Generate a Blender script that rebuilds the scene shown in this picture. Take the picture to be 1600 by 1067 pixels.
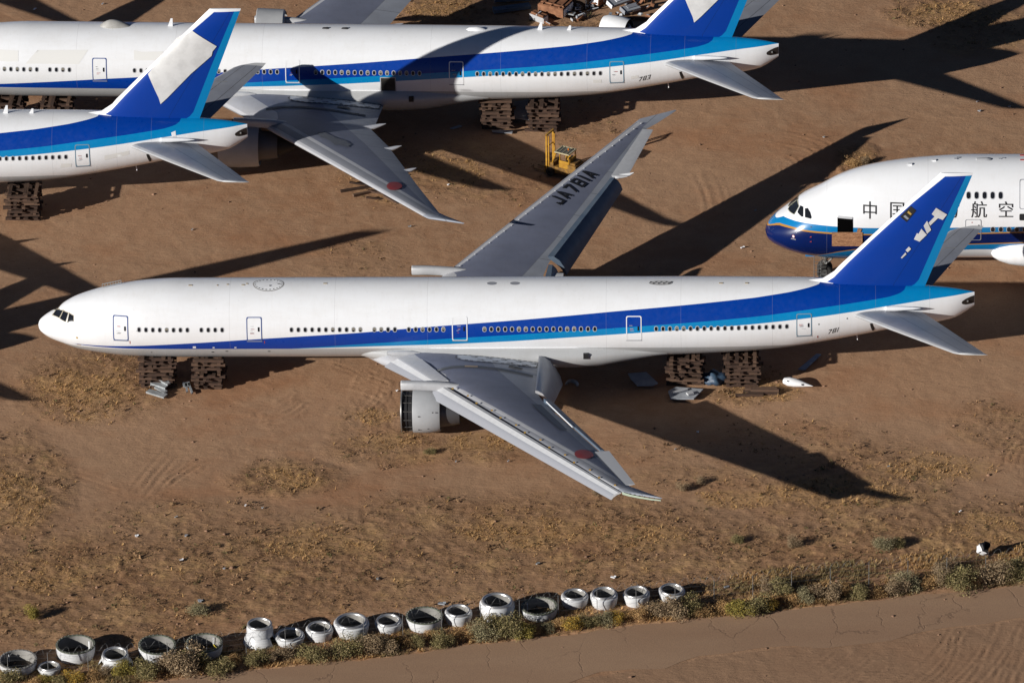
import bpy, bmesh, math, random
import numpy as np
from mathutils import Vector, Matrix
R = math.radians
random.seed(7); rng = np.random.default_rng(7)
for o in list(bpy.data.objects): bpy.data.objects.remove(o)
sc = bpy.context.scene; col = sc.collection

# ------------------------------------------------------------------ camera
CAM = np.array([61.1332, -585.9907, 314.3714])
AZ, EL, ROLL, DIST, FS = R(-2.3532365), R(27.9579454), R(-0.9416965), 670.5505, 19.808193
cf = np.array([math.sin(AZ)*math.cos(EL), math.cos(AZ)*math.cos(EL), -math.sin(EL)])
cr = np.array([math.cos(AZ), -math.sin(AZ), 0.0]); cu = np.cross(cr, cf)
CAM = np.array([36.80674455, 5.79796735, 0.0]) - cf*DIST
cr2 = cr*math.cos(ROLL)+cu*math.sin(ROLL); cu2 = -cr*math.sin(ROLL)+cu*math.cos(ROLL)
cd = bpy.data.cameras.new("camera"); cam = bpy.data.objects.new("camera", cd); col.objects.link(cam)
M = Matrix.Identity(4)
for i in range(3):
    M[i][0] = cr2[i]; M[i][1] = cu2[i]; M[i][2] = -cf[i]; M[i][3] = CAM[i]
cam.matrix_world = M
cd.sensor_width = 36; cd.lens = FS*DIST/1600*36; cd.clip_start = 10; cd.clip_end = 9000
sc.camera = cam
def G(u, v, z=0.0):
    """world point at height z seen at photograph position (u, v)"""
    F = FS*DIST
    d = cf + cr2*(u-800)/F - cu2*(v-533.5)/F
    return CAM + d*(z-CAM[2])/d[2]
def PXY(X, Y, Z=0.0):
    dx = X-CAM[0]; dy = Y-CAM[1]; dz = Z-CAM[2]
    w = dx*cf[0]+dy*cf[1]+dz*cf[2]; F = FS*DIST
    return 800+F*(dx*cr2[0]+dy*cr2[1]+dz*cr2[2])/w, 533.5-F*(dx*cu2[0]+dy*cu2[1]+dz*cu2[2])/w

# ------------------------------------------------------------------ light
SUN_EL, SUN_AZ = R(17.3), R(34.3)
w = bpy.data.worlds.new("World"); sc.world = w; w.use_nodes = True
nt = w.node_tree; bg = nt.nodes['Background']
sky = nt.nodes.new('ShaderNodeTexSky'); sky.sky_type = 'NISHITA'; sky.sun_disc = False
sky.sun_elevation = SUN_EL; sky.sun_rotation = math.atan2(-math.cos(SUN_AZ), -math.sin(SUN_AZ)) % (2*math.pi)
sky.altitude = 1500; sky.air_density = 0.3; sky.dust_density = 0.0; sky.ozone_density = 1.0
nt.links.new(sky.outputs[0], bg.inputs[0]); bg.inputs[1].default_value = 0.05
sd = bpy.data.lights.new("sun", 'SUN'); sd.energy = 5.0; sd.angle = R(0.5); sd.color = (1.0, 0.96, 0.90)
so = bpy.data.objects.new("sun", sd); col.objects.link(so)
dv = Vector((math.cos(SUN_AZ)*math.cos(SUN_EL), math.sin(SUN_AZ)*math.cos(SUN_EL), -math.sin(SUN_EL)))
so.rotation_euler = dv.to_track_quat('-Z', 'Y').to_euler()
sc.view_settings.view_transform = 'Standard'; sc.view_settings.look = 'None'
sc.view_settings.exposure = 0.25; sc.view_settings.gamma = 1

# ------------------------------------------------------------------ node helpers
def newmat(name, color=(.5,.5,.5), rough=.5, metal=0., coat=0., spec=.5):
    m = bpy.data.materials.new(name); m.use_nodes = True
    b = m.node_tree.nodes['Principled BSDF']
    b.inputs['Base Color'].default_value = (*color, 1); b.inputs['Roughness'].default_value = rough
    b.inputs['Metallic'].default_value = metal; b.inputs['Coat Weight'].default_value = coat
    b.inputs['Specular IOR Level'].default_value = spec
    return m
class N:
    def __init__(s, m):
        s.nt = m.node_tree; s.b = s.nt.nodes['Principled BSDF']; s._c = None
    def n(s, t, **k):
        x = s.nt.nodes.new(t)
        for a, v in k.items(): setattr(x, a, v)
        return x
    def link(s, a, b): s.nt.links.new(a, b)
    def coords(s):
        if s._c is None:
            tc = s.n('ShaderNodeTexCoord'); s._c = tc.outputs['Object']
            sp = s.n('ShaderNodeSeparateXYZ'); s.link(s._c, sp.inputs[0]); s.x, s.y, s.z = sp.outputs
        return s._c
    def val(s, inp, v):
        if isinstance(v, (int, float)): inp.default_value = v
        else: s.link(v, inp)
    def math(s, op, a, b=0.0, c=None):
        x = s.n('ShaderNodeMath', operation=op); s.val(x.inputs[0], a); s.val(x.inputs[1], b)
        if c is not None: s.val(x.inputs[2], c)
        return x.outputs[0]
    def mix(s, f, a, b, blend='MIX'):
        x = s.n('ShaderNodeMix', data_type='RGBA', blend_type=blend)
        s.val(x.inputs[0], f)
        for inp, v in ((x.inputs[6], a), (x.inputs[7], b)):
            if isinstance(v, tuple): inp.default_value = (*v, 1)
            else: s.link(v, inp)
        return x.outputs[2]
    def noise(s, scale, detail=4, rough=.55, vec=None, stretch=None, dist=0.):
        x = s.n('ShaderNodeTexNoise'); x.inputs['Scale'].default_value = scale
        x.inputs['Detail'].default_value = detail; x.inputs['Roughness'].default_value = rough
        x.inputs['Distortion'].default_value = dist
        v = vec if vec is not None else s.coords()
        if stretch:
            mp = s.n('ShaderNodeMapping'); mp.inputs['Scale'].default_value = stretch; s.link(v, mp.inputs[0]); v = mp.outputs[0]
        s.link(v, x.inputs['Vector']); return x.outputs['Fac']
    def ramp(s, f, lo, hi, a=0., b=1.):
        x = s.n('ShaderNodeMapRange'); s.val(x.inputs[0], f)
        for i, v in enumerate((lo, hi, a, b)): x.inputs[i+1].default_value = v
        return x.outputs[0]
    def curve(s, f, pts, lo, hi, olo, ohi):
        """piecewise linear function of socket f through pts"""
        g = s.ramp(f, lo, hi)
        x = s.n('ShaderNodeFloatCurve'); c = x.mapping.curves[0]
        P = [((a-lo)/(hi-lo), (b-olo)/(ohi-olo)) for a, b in pts]
        if P[0][0] > 0: P = [(0, P[0][1])]+P
        if P[-1][0] < 1: P = P+[(1, P[-1][1])]
        c.points[0].location = P[0]; c.points[1].location = P[-1]
        for p in P[1:-1]: c.points.new(*p)
        for p in c.points: p.handle_type = 'VECTOR'
        x.mapping.update(); s.link(g, x.inputs['Value'])
        return s.ramp(x.outputs[0], 0, 1, olo, ohi)
    def base(s, c): s.link(c, s.b.inputs['Base Color'])
    def bump(s, h, strength=.3, dist=.05):
        x = s.n('ShaderNodeBump'); x.inputs['Strength'].default_value = strength; x.inputs['Distance'].default_value = dist
        s.link(h, x.inputs['Height']); s.link(x.outputs[0], s.b.inputs['Normal'])

# ------------------------------------------------------------------ paints
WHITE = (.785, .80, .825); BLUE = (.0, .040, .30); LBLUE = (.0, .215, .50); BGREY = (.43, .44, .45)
def weather(n, c, amt=.10):
    """faint dirt, streaks and panel joints over a painted skin colour"""
    d = n.noise(.8, 6, .6, stretch=(.5, 1, 1.6)); d = n.ramp(d, .42, .75, 0, amt)
    s2 = n.noise(2.2, 5, .6, stretch=(1.6, .6, .10)); s2 = n.ramp(s2, .5, .8, 0, amt*.8)
    return n.mix(n.math('MULTIPLY', n.math('ADD', d, s2), 2.2), c, n.mix(1., c, (.66, .60, .52), 'MULTIPLY'))
def stringers(n, c, xs, zs=()):
    k = None
    for x0 in xs:
        a = n.math('LESS_THAN', n.math('ABSOLUTE', n.math('SUBTRACT', n.x, x0)), .014)
        k = a if k is None else n.math('MAXIMUM', k, a)
    for z0 in zs:
        a = n.math('LESS_THAN', n.math('ABSOLUTE', n.math('SUBTRACT', n.z, z0)), .012)
        k = n.math('MAXIMUM', k, a)
    return n.mix(n.math('MULTIPLY', k, .30), c, (.25, .25, .26))
m_livery = newmat('airliner_skin_paint', WHITE, .32, coat=.25)
n = N(m_livery); n.coords()
U = [(0,-1.55),(2.2,-1.42),(3.21,-1.27),(5.5,-1.16),(8.38,-.98),(13.,-.66),(17.25,-.33),(25.1,.20),(30.35,.66),(38.2,1.21),(45,1.74),(50.2,2.1),(56,2.5),(58.66,2.74),(60.35,2.93),(61.1,3.02),(62,3.4)]
Mm = [(0,-1.6),(18,-1.5),(20.2,-1.3),(26.4,-.75),(32.4,-.31),(38.2,.07),(45.9,.60),(52.8,1.07),(57,1.39),(61.3,1.82),(66.4,2.24),(67.3,2.40),(67.8,2.62),(68.1,3.2)]
Lo = [(0,-1.33),(20.1,-1.33),(26.2,-1.08),(32.2,-.86),(37.2,-.58),(46,.08),(52.8,.55),(56,.76),(58,.90),(63.9,1.42),(66,1.62),(69.1,1.84),(72.4,2.03),(73.2,2.06)]
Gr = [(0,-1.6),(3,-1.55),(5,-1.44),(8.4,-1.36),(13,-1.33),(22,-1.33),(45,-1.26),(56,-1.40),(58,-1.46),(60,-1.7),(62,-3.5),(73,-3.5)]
cz = lambda pts: n.curve(n.x, pts, 0, 74, -4, 4)
inU = n.math('LESS_THAN', n.z, cz(U)); inM = n.math('LESS_THAN', n.z, cz(Mm)); inL = n.math('LESS_THAN', n.z, cz(Lo)); inG = n.math('LESS_THAN', n.z, cz(Gr))
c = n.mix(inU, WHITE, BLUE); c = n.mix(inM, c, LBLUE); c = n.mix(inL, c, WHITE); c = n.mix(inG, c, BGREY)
c = stringers(n, c, (1.15, 15.2, 23.4, 30.6, 44.5, 50.3, 57.4, 62.6, 65.4, 69.6)); n.base(weather(n, c, .07))
n.link(n.ramp(n.noise(3, 4), .3, .7, .26, .42), n.b.inputs['Roughness'])
m_fin = newmat('tail_fin_paint', BLUE, .35, coat=.2)
n = N(m_fin); n.coords()
cx = lambda pts: n.curve(n.z, pts, 2, 13, 60, 74)
lb = n.math('GREATER_THAN', n.x, cx([(2,67.6),(2.58,68.11),(2.8,68.45),(3.17,68.76),(7.27,70.35),(12.29,72.44),(13,72.7)]))
wh = n.math('LESS_THAN', n.x, cx([(2,60.4),(3.11,61.65),(3.48,62.17),(4.8,63.34),(6.7,65.13),(9.9,68.28),(12.1,70.7),(13,71.6)]))
cap = n.math('GREATER_THAN', n.z, 12.17)
rl = n.math('LESS_THAN', n.math('ABSOLUTE', n.math('SUBTRACT', n.x, cx([(2.87,66.81),(11.77,71.85),(13,72.5)]))), .022)
c = n.mix(lb, BLUE, LBLUE); c = n.mix(n.math('MULTIPLY', rl, .6), c, (.002,.008,.06)); c = n.mix(n.math('MAXIMUM', wh, cap), c, WHITE)
n.base(weather(n, c, .05))
m_white = newmat('white_paint', WHITE, .4); n = N(m_white); n.coords(); n.base(weather(n, n.mix(0., WHITE, WHITE), .12))
m_patch = newmat('overpainted_white', (.62,.62,.60), .55); n = N(m_patch); n.coords()
n.base(n.mix(n.ramp(n.noise(.9, 6, .6), .42, .62), (.68,.68,.675), (.58,.58,.575)))
m_ghost = newmat('faded_overpaint', (.70,.70,.685), .45)
m_grey = newmat('silver_grey_paint', (.40,.41,.43), .38, metal=.0, coat=.1); n = N(m_grey); n.coords(); n.base(weather(n, n.mix(0., (.44,.45,.47), (.4,.4,.4)), .15))
# wing paint: dark centre panel, paler leading and trailing margins, in plan coordinates
m_wing = newmat('wing_skin_paint', (.2,.21,.23), .52, spec=.35)
n = N(m_wing); n.coords(); ay = n.math('ABSOLUTE', n.y)
rear = n.curve(ay, [(0,33.5),(3.1,35.2),(6,36.0),(10,38.0),(14,39.9),(18.5,41.8),(23,43.7),(30,46.7),(32,48)], 0, 33, 20, 52)
front = n.curve(ay, [(0,27.0),(3.1,29.4),(7.5,32.2),(8.8,32.4),(9.5,32.0),(10.6,32.95),(31,47.0),(33,48.2)], 0, 33, 20, 52)
front = n.math('ADD', front, n.math('MULTIPLY', n.math('LESS_THAN', n.y, -9.8), .75))
core = n.math('MULTIPLY', n.math('LESS_THAN', n.x, rear), n.math('GREATER_THAN', n.x, front))
tipm = n.math('LESS_THAN', ay, 30.6); core = n.math('MULTIPLY', core, tipm)
top = n.math('GREATER_THAN', n.z, -2.6)
mot = n.ramp(n.noise(.35, 5, .6, stretch=(.6, 1, 1)), .35, .7)
cc = n.mix(mot, (.130,.145,.200), (.160,.175,.235)); cm = n.mix(mot, (.235,.255,.30), (.28,.30,.345))
spl = None
for k in range(7):   # spoiler / panel joints in the trailing margin
    y0 = (5.2, 11.6, 14.6, 17.6, 20.6, 23.6, 29.9)[k]
    a = n.math('LESS_THAN', n.math('ABSOLUTE', n.math('SUBTRACT', ay, y0)), .03); spl = a if spl is None else n.math('MAXIMUM', spl, a)
edge = n.math('LESS_THAN', n.math('ABSOLUTE', n.math('SUBTRACT', n.x, rear)), .035)
cm = n.mix(n.math('MULTIPLY', n.math('MAXIMUM', spl, edge), .55), cm, (.06,.065,.07))
c = n.mix(core, cm, cc)
lemask = n.math('LESS_THAN', n.x, front); bright = n.math('MAXIMUM', n.math('GREATER_THAN', n.x, n.math('SUBTRACT', front, .42)), n.math('LESS_THAN', n.x, n.math('SUBTRACT', front, 1.25)))
bright = n.math('MAXIMUM', bright, n.math('LESS_THAN', ay, 9.6)) 
c = n.mix(n.math('MULTIPLY', lemask, tipm), c, n.mix(bright, (.20,.21,.24), (.38,.39,.42)))
n.base(weather(n, c, .12)); n.bump(n.noise(5, 3), .04, .02)
m_tailplane = newmat('tailplane_paint', (.3,.31,.34), .38)
n = N(m_tailplane); n.coords(); ay = n.math('ABSOLUTE', n.y)
def yline(pts, wd=.025): return n.math('LESS_THAN', n.math('ABSOLUTE', n.math('SUBTRACT', n.x, n.curve(ay, pts, 0, 11, 60, 75))), wd)
le = n.math('LESS_THAN', n.x, n.curve(ay, [(0,61.8),(2.2,64.2),(10.4,71.75),(11,72.3)], 0, 11, 60, 75))
lines = n.math('MAXIMUM', yline([(1.5,66.3),(10,71.9),(11,72.7)]), yline([(1.5,68.0),(10,73.0),(11,73.5)]))
c = n.mix(n.ramp(n.noise(.5, 4), .3, .7), (.20,.215,.255), (.255,.27,.31)); c = n.mix(lines, c, (.06,.06,.07)); c = n.mix(le, c, (.36,.37,.39))
tipc = n.math('GREATER_THAN', ay, 10.42); c = n.mix(tipc, c, (.5,.51,.52)); n.base(weather(n, c, .12))
m_slat = newmat('slat_silver', (.55,.56,.57), .35); n = N(m_slat); n.coords(); n.base(weather(n, n.mix(n.ramp(n.noise(3, 3), .3, .7), (.42,.43,.45), (.47,.48,.50)), .05))
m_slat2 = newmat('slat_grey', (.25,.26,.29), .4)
m_flap = newmat('flap_blue_grey', (.085,.12,.17), .45); n = N(m_flap); n.coords(); n.base(n.mix(n.ramp(n.noise(1.2, 5), .3, .7), (.075,.11,.16), (.12,.155,.2)))
m_dark = newmat('dark_cavity', (.010,.010,.012), .6)
m_glass = newmat('dark_glass', (.012,.014,.018), .12)
m_shade = newmat('window_blind', (.20,.185,.15), .5)
m_frame = newmat('window_trim', (.42,.43,.45), .4)
m_blueline = newmat('door_outline_blue', (.05,.09,.26), .4)
m_whiteline = newmat('door_outline_white', (.75,.76,.78), .4)
m_greyline = newmat('door_outline_grey', (.16,.26,.34), .4)
m_black = newmat('black_lettering', (.012,.012,.013), .5)
m_red = newmat('red_disc', (.26,.030,.028), .5)
m_redmark = newmat('red_marking', (.35,.04,.04), .5)
m_gold = newmat('gold_primer', (.45,.28,.06), .5)
m_primer = newmat('green_primer', (.30,.36,.28), .6)
m_metal = newmat('bare_metal', (.40,.40,.39), .35, metal=.8)
m_rust = newmat('hinge_brown', (.16,.09,.05), .6)
m_wood = newmat('weathered_timber', (.2,.12,.08), .85); n = N(m_wood); n.coords()
gr = n.noise(3.5, 6, .65, stretch=(.7, 6, 6)); oi = n.n('ShaderNodeObjectInfo')
c = n.mix(n.ramp(gr, .35, .65), (.018,.010,.007), (.080,.040,.024)); c = n.mix(n.math('MULTIPLY', n.math('POWER', oi.outputs['Random'], 3.0), .6), c, (.18,.105,.065)); n.base(c); n.bump(gr, .5, .03)
def simple_noise_mat(name, a, b, scale=2., rough=.6, lo=.35, hi=.65, bump=0., stretch=None, metal=0.):
    m = newmat(name, a, rough, metal); n = N(m); n.coords(); f = n.noise(scale, 6, .6, stretch=stretch)
    n.base(n.mix(n.ramp(f, lo, hi), a, b))
    if bump: n.bump(f, bump, .04)
    return m
m_cowl = simple_noise_mat('engine_cowl_grey', (.33,.34,.355), (.38,.39,.405), .8, .42)

# ------------------------------------------------------------------ object helpers
def link(o, parent=None):
    col.objects.link(o)
    if parent is not None: o.parent = parent
    return o
def mesh(name, V, F, mats, parent=None, smooth=True, idx=None, loc=None, angle=35):
    me = bpy.data.meshes.new(name); me.from_pydata([tuple(map(float, v)) for v in V], [], [tuple(f) for f in F])
    for m in (mats if isinstance(mats, (list, tuple)) else [mats]): me.materials.append(m)
    if idx is not None: me.polygons.foreach_set('material_index', idx)
    if smooth:
        me.shade_smooth() if hasattr(me, 'shade_smooth') else me.polygons.foreach_set('use_smooth', [True]*len(me.polygons))
        try: me.set_sharp_from_angle(angle=R(angle))
        except Exception: pass
    me.update(); o = bpy.data.objects.new(name, me)
    if loc is not None: o.location = loc
    return link(o, parent)
def tag(o, label, cat, group=None, kind=None):
    if label: o['label'] = label
    if cat: o['category'] = cat
    if group: o['group'] = group
    if kind: o['kind'] = kind
    return o
def empty(name, loc, rz=0., label=None, cat=None, group=None):
    o = bpy.data.objects.new(name, None); o.empty_display_size = .5; col.objects.link(o); o.location = loc; o.rotation_euler = (0, 0, rz)
    return tag(o, label, cat, group)
class MB:
    """collects simple solids into one mesh"""
    def __init__(s): s.V = []; s.F = []; s.I = []
    def add(s, V, F, mi=0):
        k = len(s.V); s.V += [tuple(v) for v in V]; s.F += [tuple(i+k for i in f) for f in F]; s.I += [mi]*len(F)
    def box(s, c, d, rot=None, mi=0):
        V = [Vector(((i-.5)*d[0], (j-.5)*d[1], (k-.5)*d[2])) for i in (0,1) for j in (0,1) for k in (0,1)]
        if rot is not None: V = [rot @ v for v in V]
        V = [v+Vector(c) for v in V]
        s.add(V, [(0,1,3,2),(4,6,7,5),(0,4,5,1),(2,3,7,6),(0,2,6,4),(1,5,7,3)], mi)
    def tube(s, P, r, seg=8, mi=0, cap=True):
        P = [Vector(p) for p in P]; rs = r if isinstance(r, (list, tuple)) else [r]*len(P); V = []; F = []
        for i, p in enumerate(P):
            t = (P[min(i+1, len(P)-1)]-P[max(i-1, 0)]).normalized()
            a = t.cross(Vector((0,0,1)));
            if a.length < .1: a = t.cross(Vector((1,0,0)))
            a.normalize(); b = t.cross(a)
            for k in range(seg):
                an = 2*math.pi*k/seg; V.append(p+(a*math.cos(an)+b*math.sin(an))*rs[i])
        for i in range(len(P)-1):
            for k in range(seg): F.append((i*seg+k, i*seg+(k+1)%seg, (i+1)*seg+(k+1)%seg, (i+1)*seg+k))
        if cap: F.append(tuple(range(seg))[::-1]); F.append(tuple(range((len(P)-1)*seg, len(P)*seg)))
        s.add(V, F, mi)
    def lathe(s, prof, c=(0,0,0), axis='x', seg=48, mi=0, a0=0., a1=2*math.pi, sq=1.):
        """prof: (along, radius)"""
        V = []; F = []; full = abs(a1-a0-2*math.pi) < 1e-6; m = seg if full else seg+1
        for t, r in prof:
            for k in range(m):
                an = a0+(a1-a0)*k/seg; p, q = r*math.cos(an), r*math.sin(an)*sq
                V.append((c[0]+t, c[1]+p, c[2]+q) if axis == 'x' else (c[0]+p, c[1]+q, c[2]+t))
        for i in range(len(prof)-1):
            for k in range(seg if full else m-1):
                k2 = (k+1) % m; F.append((i*m+k, i*m+k2, (i+1)*m+k2, (i+1)*m+k))
        s.add(V, F, mi)
    def build(s, name, mats, parent=None, smooth=True, loc=None, angle=35):
        o = mesh(name, s.V, s.F, mats, parent, smooth, s.I, loc, angle); return o
def pchip(xs, ys, x):
    xs = np.asarray(xs, float); ys = np.asarray(ys, float); h = np.diff(xs); d = np.diff(ys)/h; m = np.zeros(len(xs))
    for i in range(1, len(xs)-1):
        if d[i-1]*d[i] > 0: w1 = 2*h[i]+h[i-1]; w2 = h[i]+2*h[i-1]; m[i] = (w1+w2)/(w1/d[i-1]+w2/d[i])
    m[0] = d[0]; m[-1] = d[-1]; i = np.clip(np.searchsorted(xs, x)-1, 0, len(h)-1); t = (x-xs[i])/h[i]
    return (1+2*t)*(1-t)**2*ys[i]+t*(1-t)**2*h[i]*m[i]+t*t*(3-2*t)*ys[i+1]+t*t*(t-1)*h[i]*m[i+1]

# ------------------------------------------------------------------ twin-jet airframe (metres from the nose, z from the body axis)
PRF = np.array([[0,-.62,.02,.02],[.08,-.62,.30,.38],[.36,-.62,.589,.8],[1,-.61,1.014,1.25],[1.5,-.57,1.251,1.5],[2,-.456,1.557,1.75],[3,-.354,2.031,2.15],[4,-.275,2.314,2.45],[5,-.2,2.53,2.68],[7,-.107,2.854,2.95],[9,-.03,3.018,3.07],[11,0,3.1,3.1],
 [47,0,3.1,3.1],[50,.07,3.03,3.08],[55,.18,2.91,2.95],[58,.30,2.79,2.75],[61,.53,2.52,2.5],[64,.75,2.21,2.1],[67,.92,1.82,1.6],[70,1.0,1.5,1.0],[71.5,1.1,1.25,.7],[73.08,1.46,.6,.12]])
PA = np.array([[0,-2.2,.02,.02],[.12,-2.2,.45,.7],[.47,-2.15,.86,1.3],[.98,-2.05,1.25,1.75],[1.9,-1.9,1.75,2.4],[2.97,-1.62,2.35,2.85],[4.55,-1.30,2.9,3.2],[5.87,-.96,3.35,3.4],[7.76,-.6,3.74,3.53],[9.89,-.36,4.0,3.57],[12.54,-.16,4.17,3.57],[16.55,0,4.26,3.57],[48,0,4.26,3.57],[60,.9,3.2,2.6],[70.5,2.3,.7,.5]])
_tab = {}
def sec(P, x):
    """section (centre z, half height, half width), smooth, tabulated"""
    k = id(P)
    if k not in _tab:
        g = np.linspace(0, 1, 1501)**1.6*P[-1, 0]
        _tab[k] = (g, *[np.array([pchip(P[:,0], P[:,j], v) for v in g]) for j in (1,2,3)])
    g, a, b, c = _tab[k]; return np.interp(x, g, a), np.interp(x, g, b), np.interp(x, g, c)
def skin(P, off=.0, side=-1):
    """maps (x, z) onto the body side"""
    def f(x, z):
        zc, hz, hy = sec(P, x); q = max(1-((z-zc)/hz)**2, 0.0004)
        y = hy*math.sqrt(q); nz = (z-zc)/hz**2; ny = y/hy**2; L = math.hypot(ny, nz) or 1
        return (x, side*(y+off*ny/L), z+off*nz/L)
    return f
def body_mesh(P, x_end, nx=130, seg=112, notch=False):
    xs = np.concatenate([np.linspace(0, 1, 40)**2*12, np.linspace(12.5, 46.5, 36), np.linspace(47, x_end, 54)])
    V = []; F = []
    for x in xs:
        zc, hz, hy = sec(P, x)
        for k in range(seg):
            a = 2*math.pi*k/seg; V.append((x, hy*math.sin(a), zc+hz*math.cos(a)))
    for i in range(len(xs)-1):
        for k in range(seg): F.append((i*seg+k, (i+1)*seg+k, (i+1)*seg+(k+1)%seg, i*seg+(k+1)%seg))
    F.append(tuple(range((len(xs)-1)*seg, len(xs)*seg)))
    return V, F
def decal(name, polys, fmap, mats, parent, step=.25, idx=None, cutx=True):
    """flat polygons in (x, z) cut fine and laid on a skin"""
    bm = bmesh.new()
    for pi, poly in enumerate(polys):
        if len(poly) == 2 and isinstance(poly[0], list):
            vs = [bm.verts.new((p[0], 0, p[1])) for p in poly[0]]
            for f in poly[1]:
                try: ff = bm.faces.new([vs[i] for i in f]); ff.material_index = idx[pi] if idx else 0
                except ValueError: pass
        else:
            ff = bm.faces.new([bm.verts.new((p[0], 0, p[1])) for p in poly]); ff.material_index = idx[pi] if idx else 0
    xs = [v.co.x for v in bm.verts]; zs = [v.co.z for v in bm.verts]
    for ax, lo, hi in ((0, min(xs), max(xs)), (2, min(zs), max(zs))):
        if ax == 0 and not cutx: continue
        t = lo+step
        while t < hi:
            co = Vector((0,0,0)); co[ax] = t; no = Vector((0,0,0)); no[ax] = 1
            bmesh.ops.bisect_plane(bm, geom=bm.verts[:]+bm.edges[:]+bm.faces[:], plane_co=co, plane_no=no); t += step
    bmesh.ops.triangulate(bm, faces=bm.faces[:])
    for v in bm.verts: v.co = Vector(fmap(v.co.x, v.co.z))
    me = bpy.data.meshes.new(name); bm.to_mesh(me); bm.free()
    for m in (mats if isinstance(mats, (list, tuple)) else [mats]): me.materials.append(m)
    me.shade_smooth(); return link(bpy.data.objects.new(name, me), parent)
def text_mesh(s, size, shear=0., off=0.):
    cu_ = bpy.data.curves.new('t', 'FONT'); cu_.body = s; cu_.size = size; cu_.shear = shear; cu_.align_x = 'CENTER'; cu_.align_y = 'CENTER'; cu_.resolution_u = 4; cu_.offset = off
    o = bpy.data.objects.new('t', cu_); col.objects.link(o); dg = bpy.context.evaluated_depsgraph_get(); dg.update()
    me = bpy.data.meshes.new_from_object(o.evaluated_get(dg)); V = [(v.co.x, v.co.y) for v in me.vertices]; F = [tuple(p.vertices) for p in me.polygons]
    bpy.data.objects.remove(o); bpy.data.curves.remove(cu_); bpy.data.meshes.remove(me)
    return V, F
GLYPH = {'J': ([[(.53,.17),(.7,.17),(.7,1),(.53,1)],[(0,0),(.7,0),(.7,.17),(0,.17)],[(0,.17),(.17,.17),(.17,.36),(0,.36)]], .98),
 'A': ([[(0,0),(.18,0),(.35,.78),(.35,1),(.25,1)],[(.70,0),(.52,0),(.35,.78),(.35,1),(.45,1)][::-1],[(.24,.25),(.46,.25),(.43,.40),(.27,.40)]], 1.0),
 '7': ([[(0,.83),(.7,.83),(.7,1),(0,1)],[(.16,0),(.35,0),(.7,.83),(.5,.83)]], .98),
 '8': ([[(0,0),(.7,0),(.7,.16),(0,.16)],[(0,.84),(.7,.84),(.7,1),(0,1)],[(0,.16),(.17,.16),(.17,.84),(0,.84)],[(.53,.16),(.7,.16),(.7,.84),(.53,.84)],[(.17,.43),(.53,.43),(.53,.58),(.17,.58)]], .92),
 '3': ([[(0,0),(.7,0),(.7,.16),(0,.16)],[(0,.84),(.7,.84),(.7,1),(0,1)],[(.53,.16),(.7,.16),(.7,.84),(.53,.84)],[(.15,.43),(.53,.43),(.53,.58),(.15,.58)]], .92),
 '1': ([[(.1,0),(.27,0),(.27,1),(.1,1)]], .55)}
def block_text(t, h_, w_=1., shear=0.):
    P = []; x_ = 0
    for ch in t:
        g_, adv = GLYPH[ch]; P += [[((x_+a)*w_*h_+shear*b_*h_, (b_-.5)*h_) for a, b_ in q] for q in g_]; x_ += adv
    m_ = (x_-.25)*w_*h_/2; return [[(a-m_, b_) for a, b_ in q] for q in P]
def rrect(x0, x1, z0, z1, r=.12, n_=5):
    P = []
    for cx_, cz_, a in ((x1-r, z1-r, 0), (x0+r, z1-r, 90), (x0+r, z0+r, 180), (x1-r, z0+r, 270)):
        for k in range(n_+1): t = R(a+90*k/n_); P.append((cx_+r*math.cos(t), cz_+r*math.sin(t)))
    return P
def dens(P, d=.12):
    Q = []
    for i, p in enumerate(P):
        q = P[(i+1) % len(P)]; m = max(1, int(math.hypot(q[0]-p[0], q[1]-p[1])/d))
        for k in range(m): Q.append((p[0]+(q[0]-p[0])*k/m, p[1]+(q[1]-p[1])*k/m))
    return Q
def patch(mb, loop, f_in, mi_fill, f_ring=None, ring=None, mi_ring=1):
    """filled loop in shrinking rings laid on a skin, optional outline ring"""
    cx_ = sum(p[0] for p in loop)/len(loop); cz_ = sum(p[1] for p in loop)/len(loop); m = len(loop)
    V = []; F = []
    sc_ = [1, .8, .6, .4, .2]
    for s_ in sc_:
        for p in loop: V.append(f_in(cx_+(p[0]-cx_)*s_, cz_+(p[1]-cz_)*s_))
    V.append(f_in(cx_, cz_))
    for i in range(len(sc_)-1):
        for k in range(m): F.append((i*m+k, i*m+(k+1)%m, (i+1)*m+(k+1)%m, (i+1)*m+k))
    for k in range(m): F.append(((len(sc_)-1)*m+k, (len(sc_)-1)*m+(k+1)%m, len(sc_)*m))
    mb.add(V, F, mi_fill)
    if ring:
        V = []; F = []
        xs = [p[0] for p in loop]; zs = [p[1] for p in loop]; w_ = (max(xs)-min(xs))/2; h_ = (max(zs)-min(zs))/2
        for p in loop: V.append(f_ring(*p))
        for p in loop: V.append(f_ring(cx_+(p[0]-cx_)*(1-ring/w_), cz_+(p[1]-cz_)*(1-ring/h_)))
        for k in range(m): F.append((k, (k+1)%m, m+(k+1)%m, m+k))
        mb.add(V, F, mi_ring)

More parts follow.
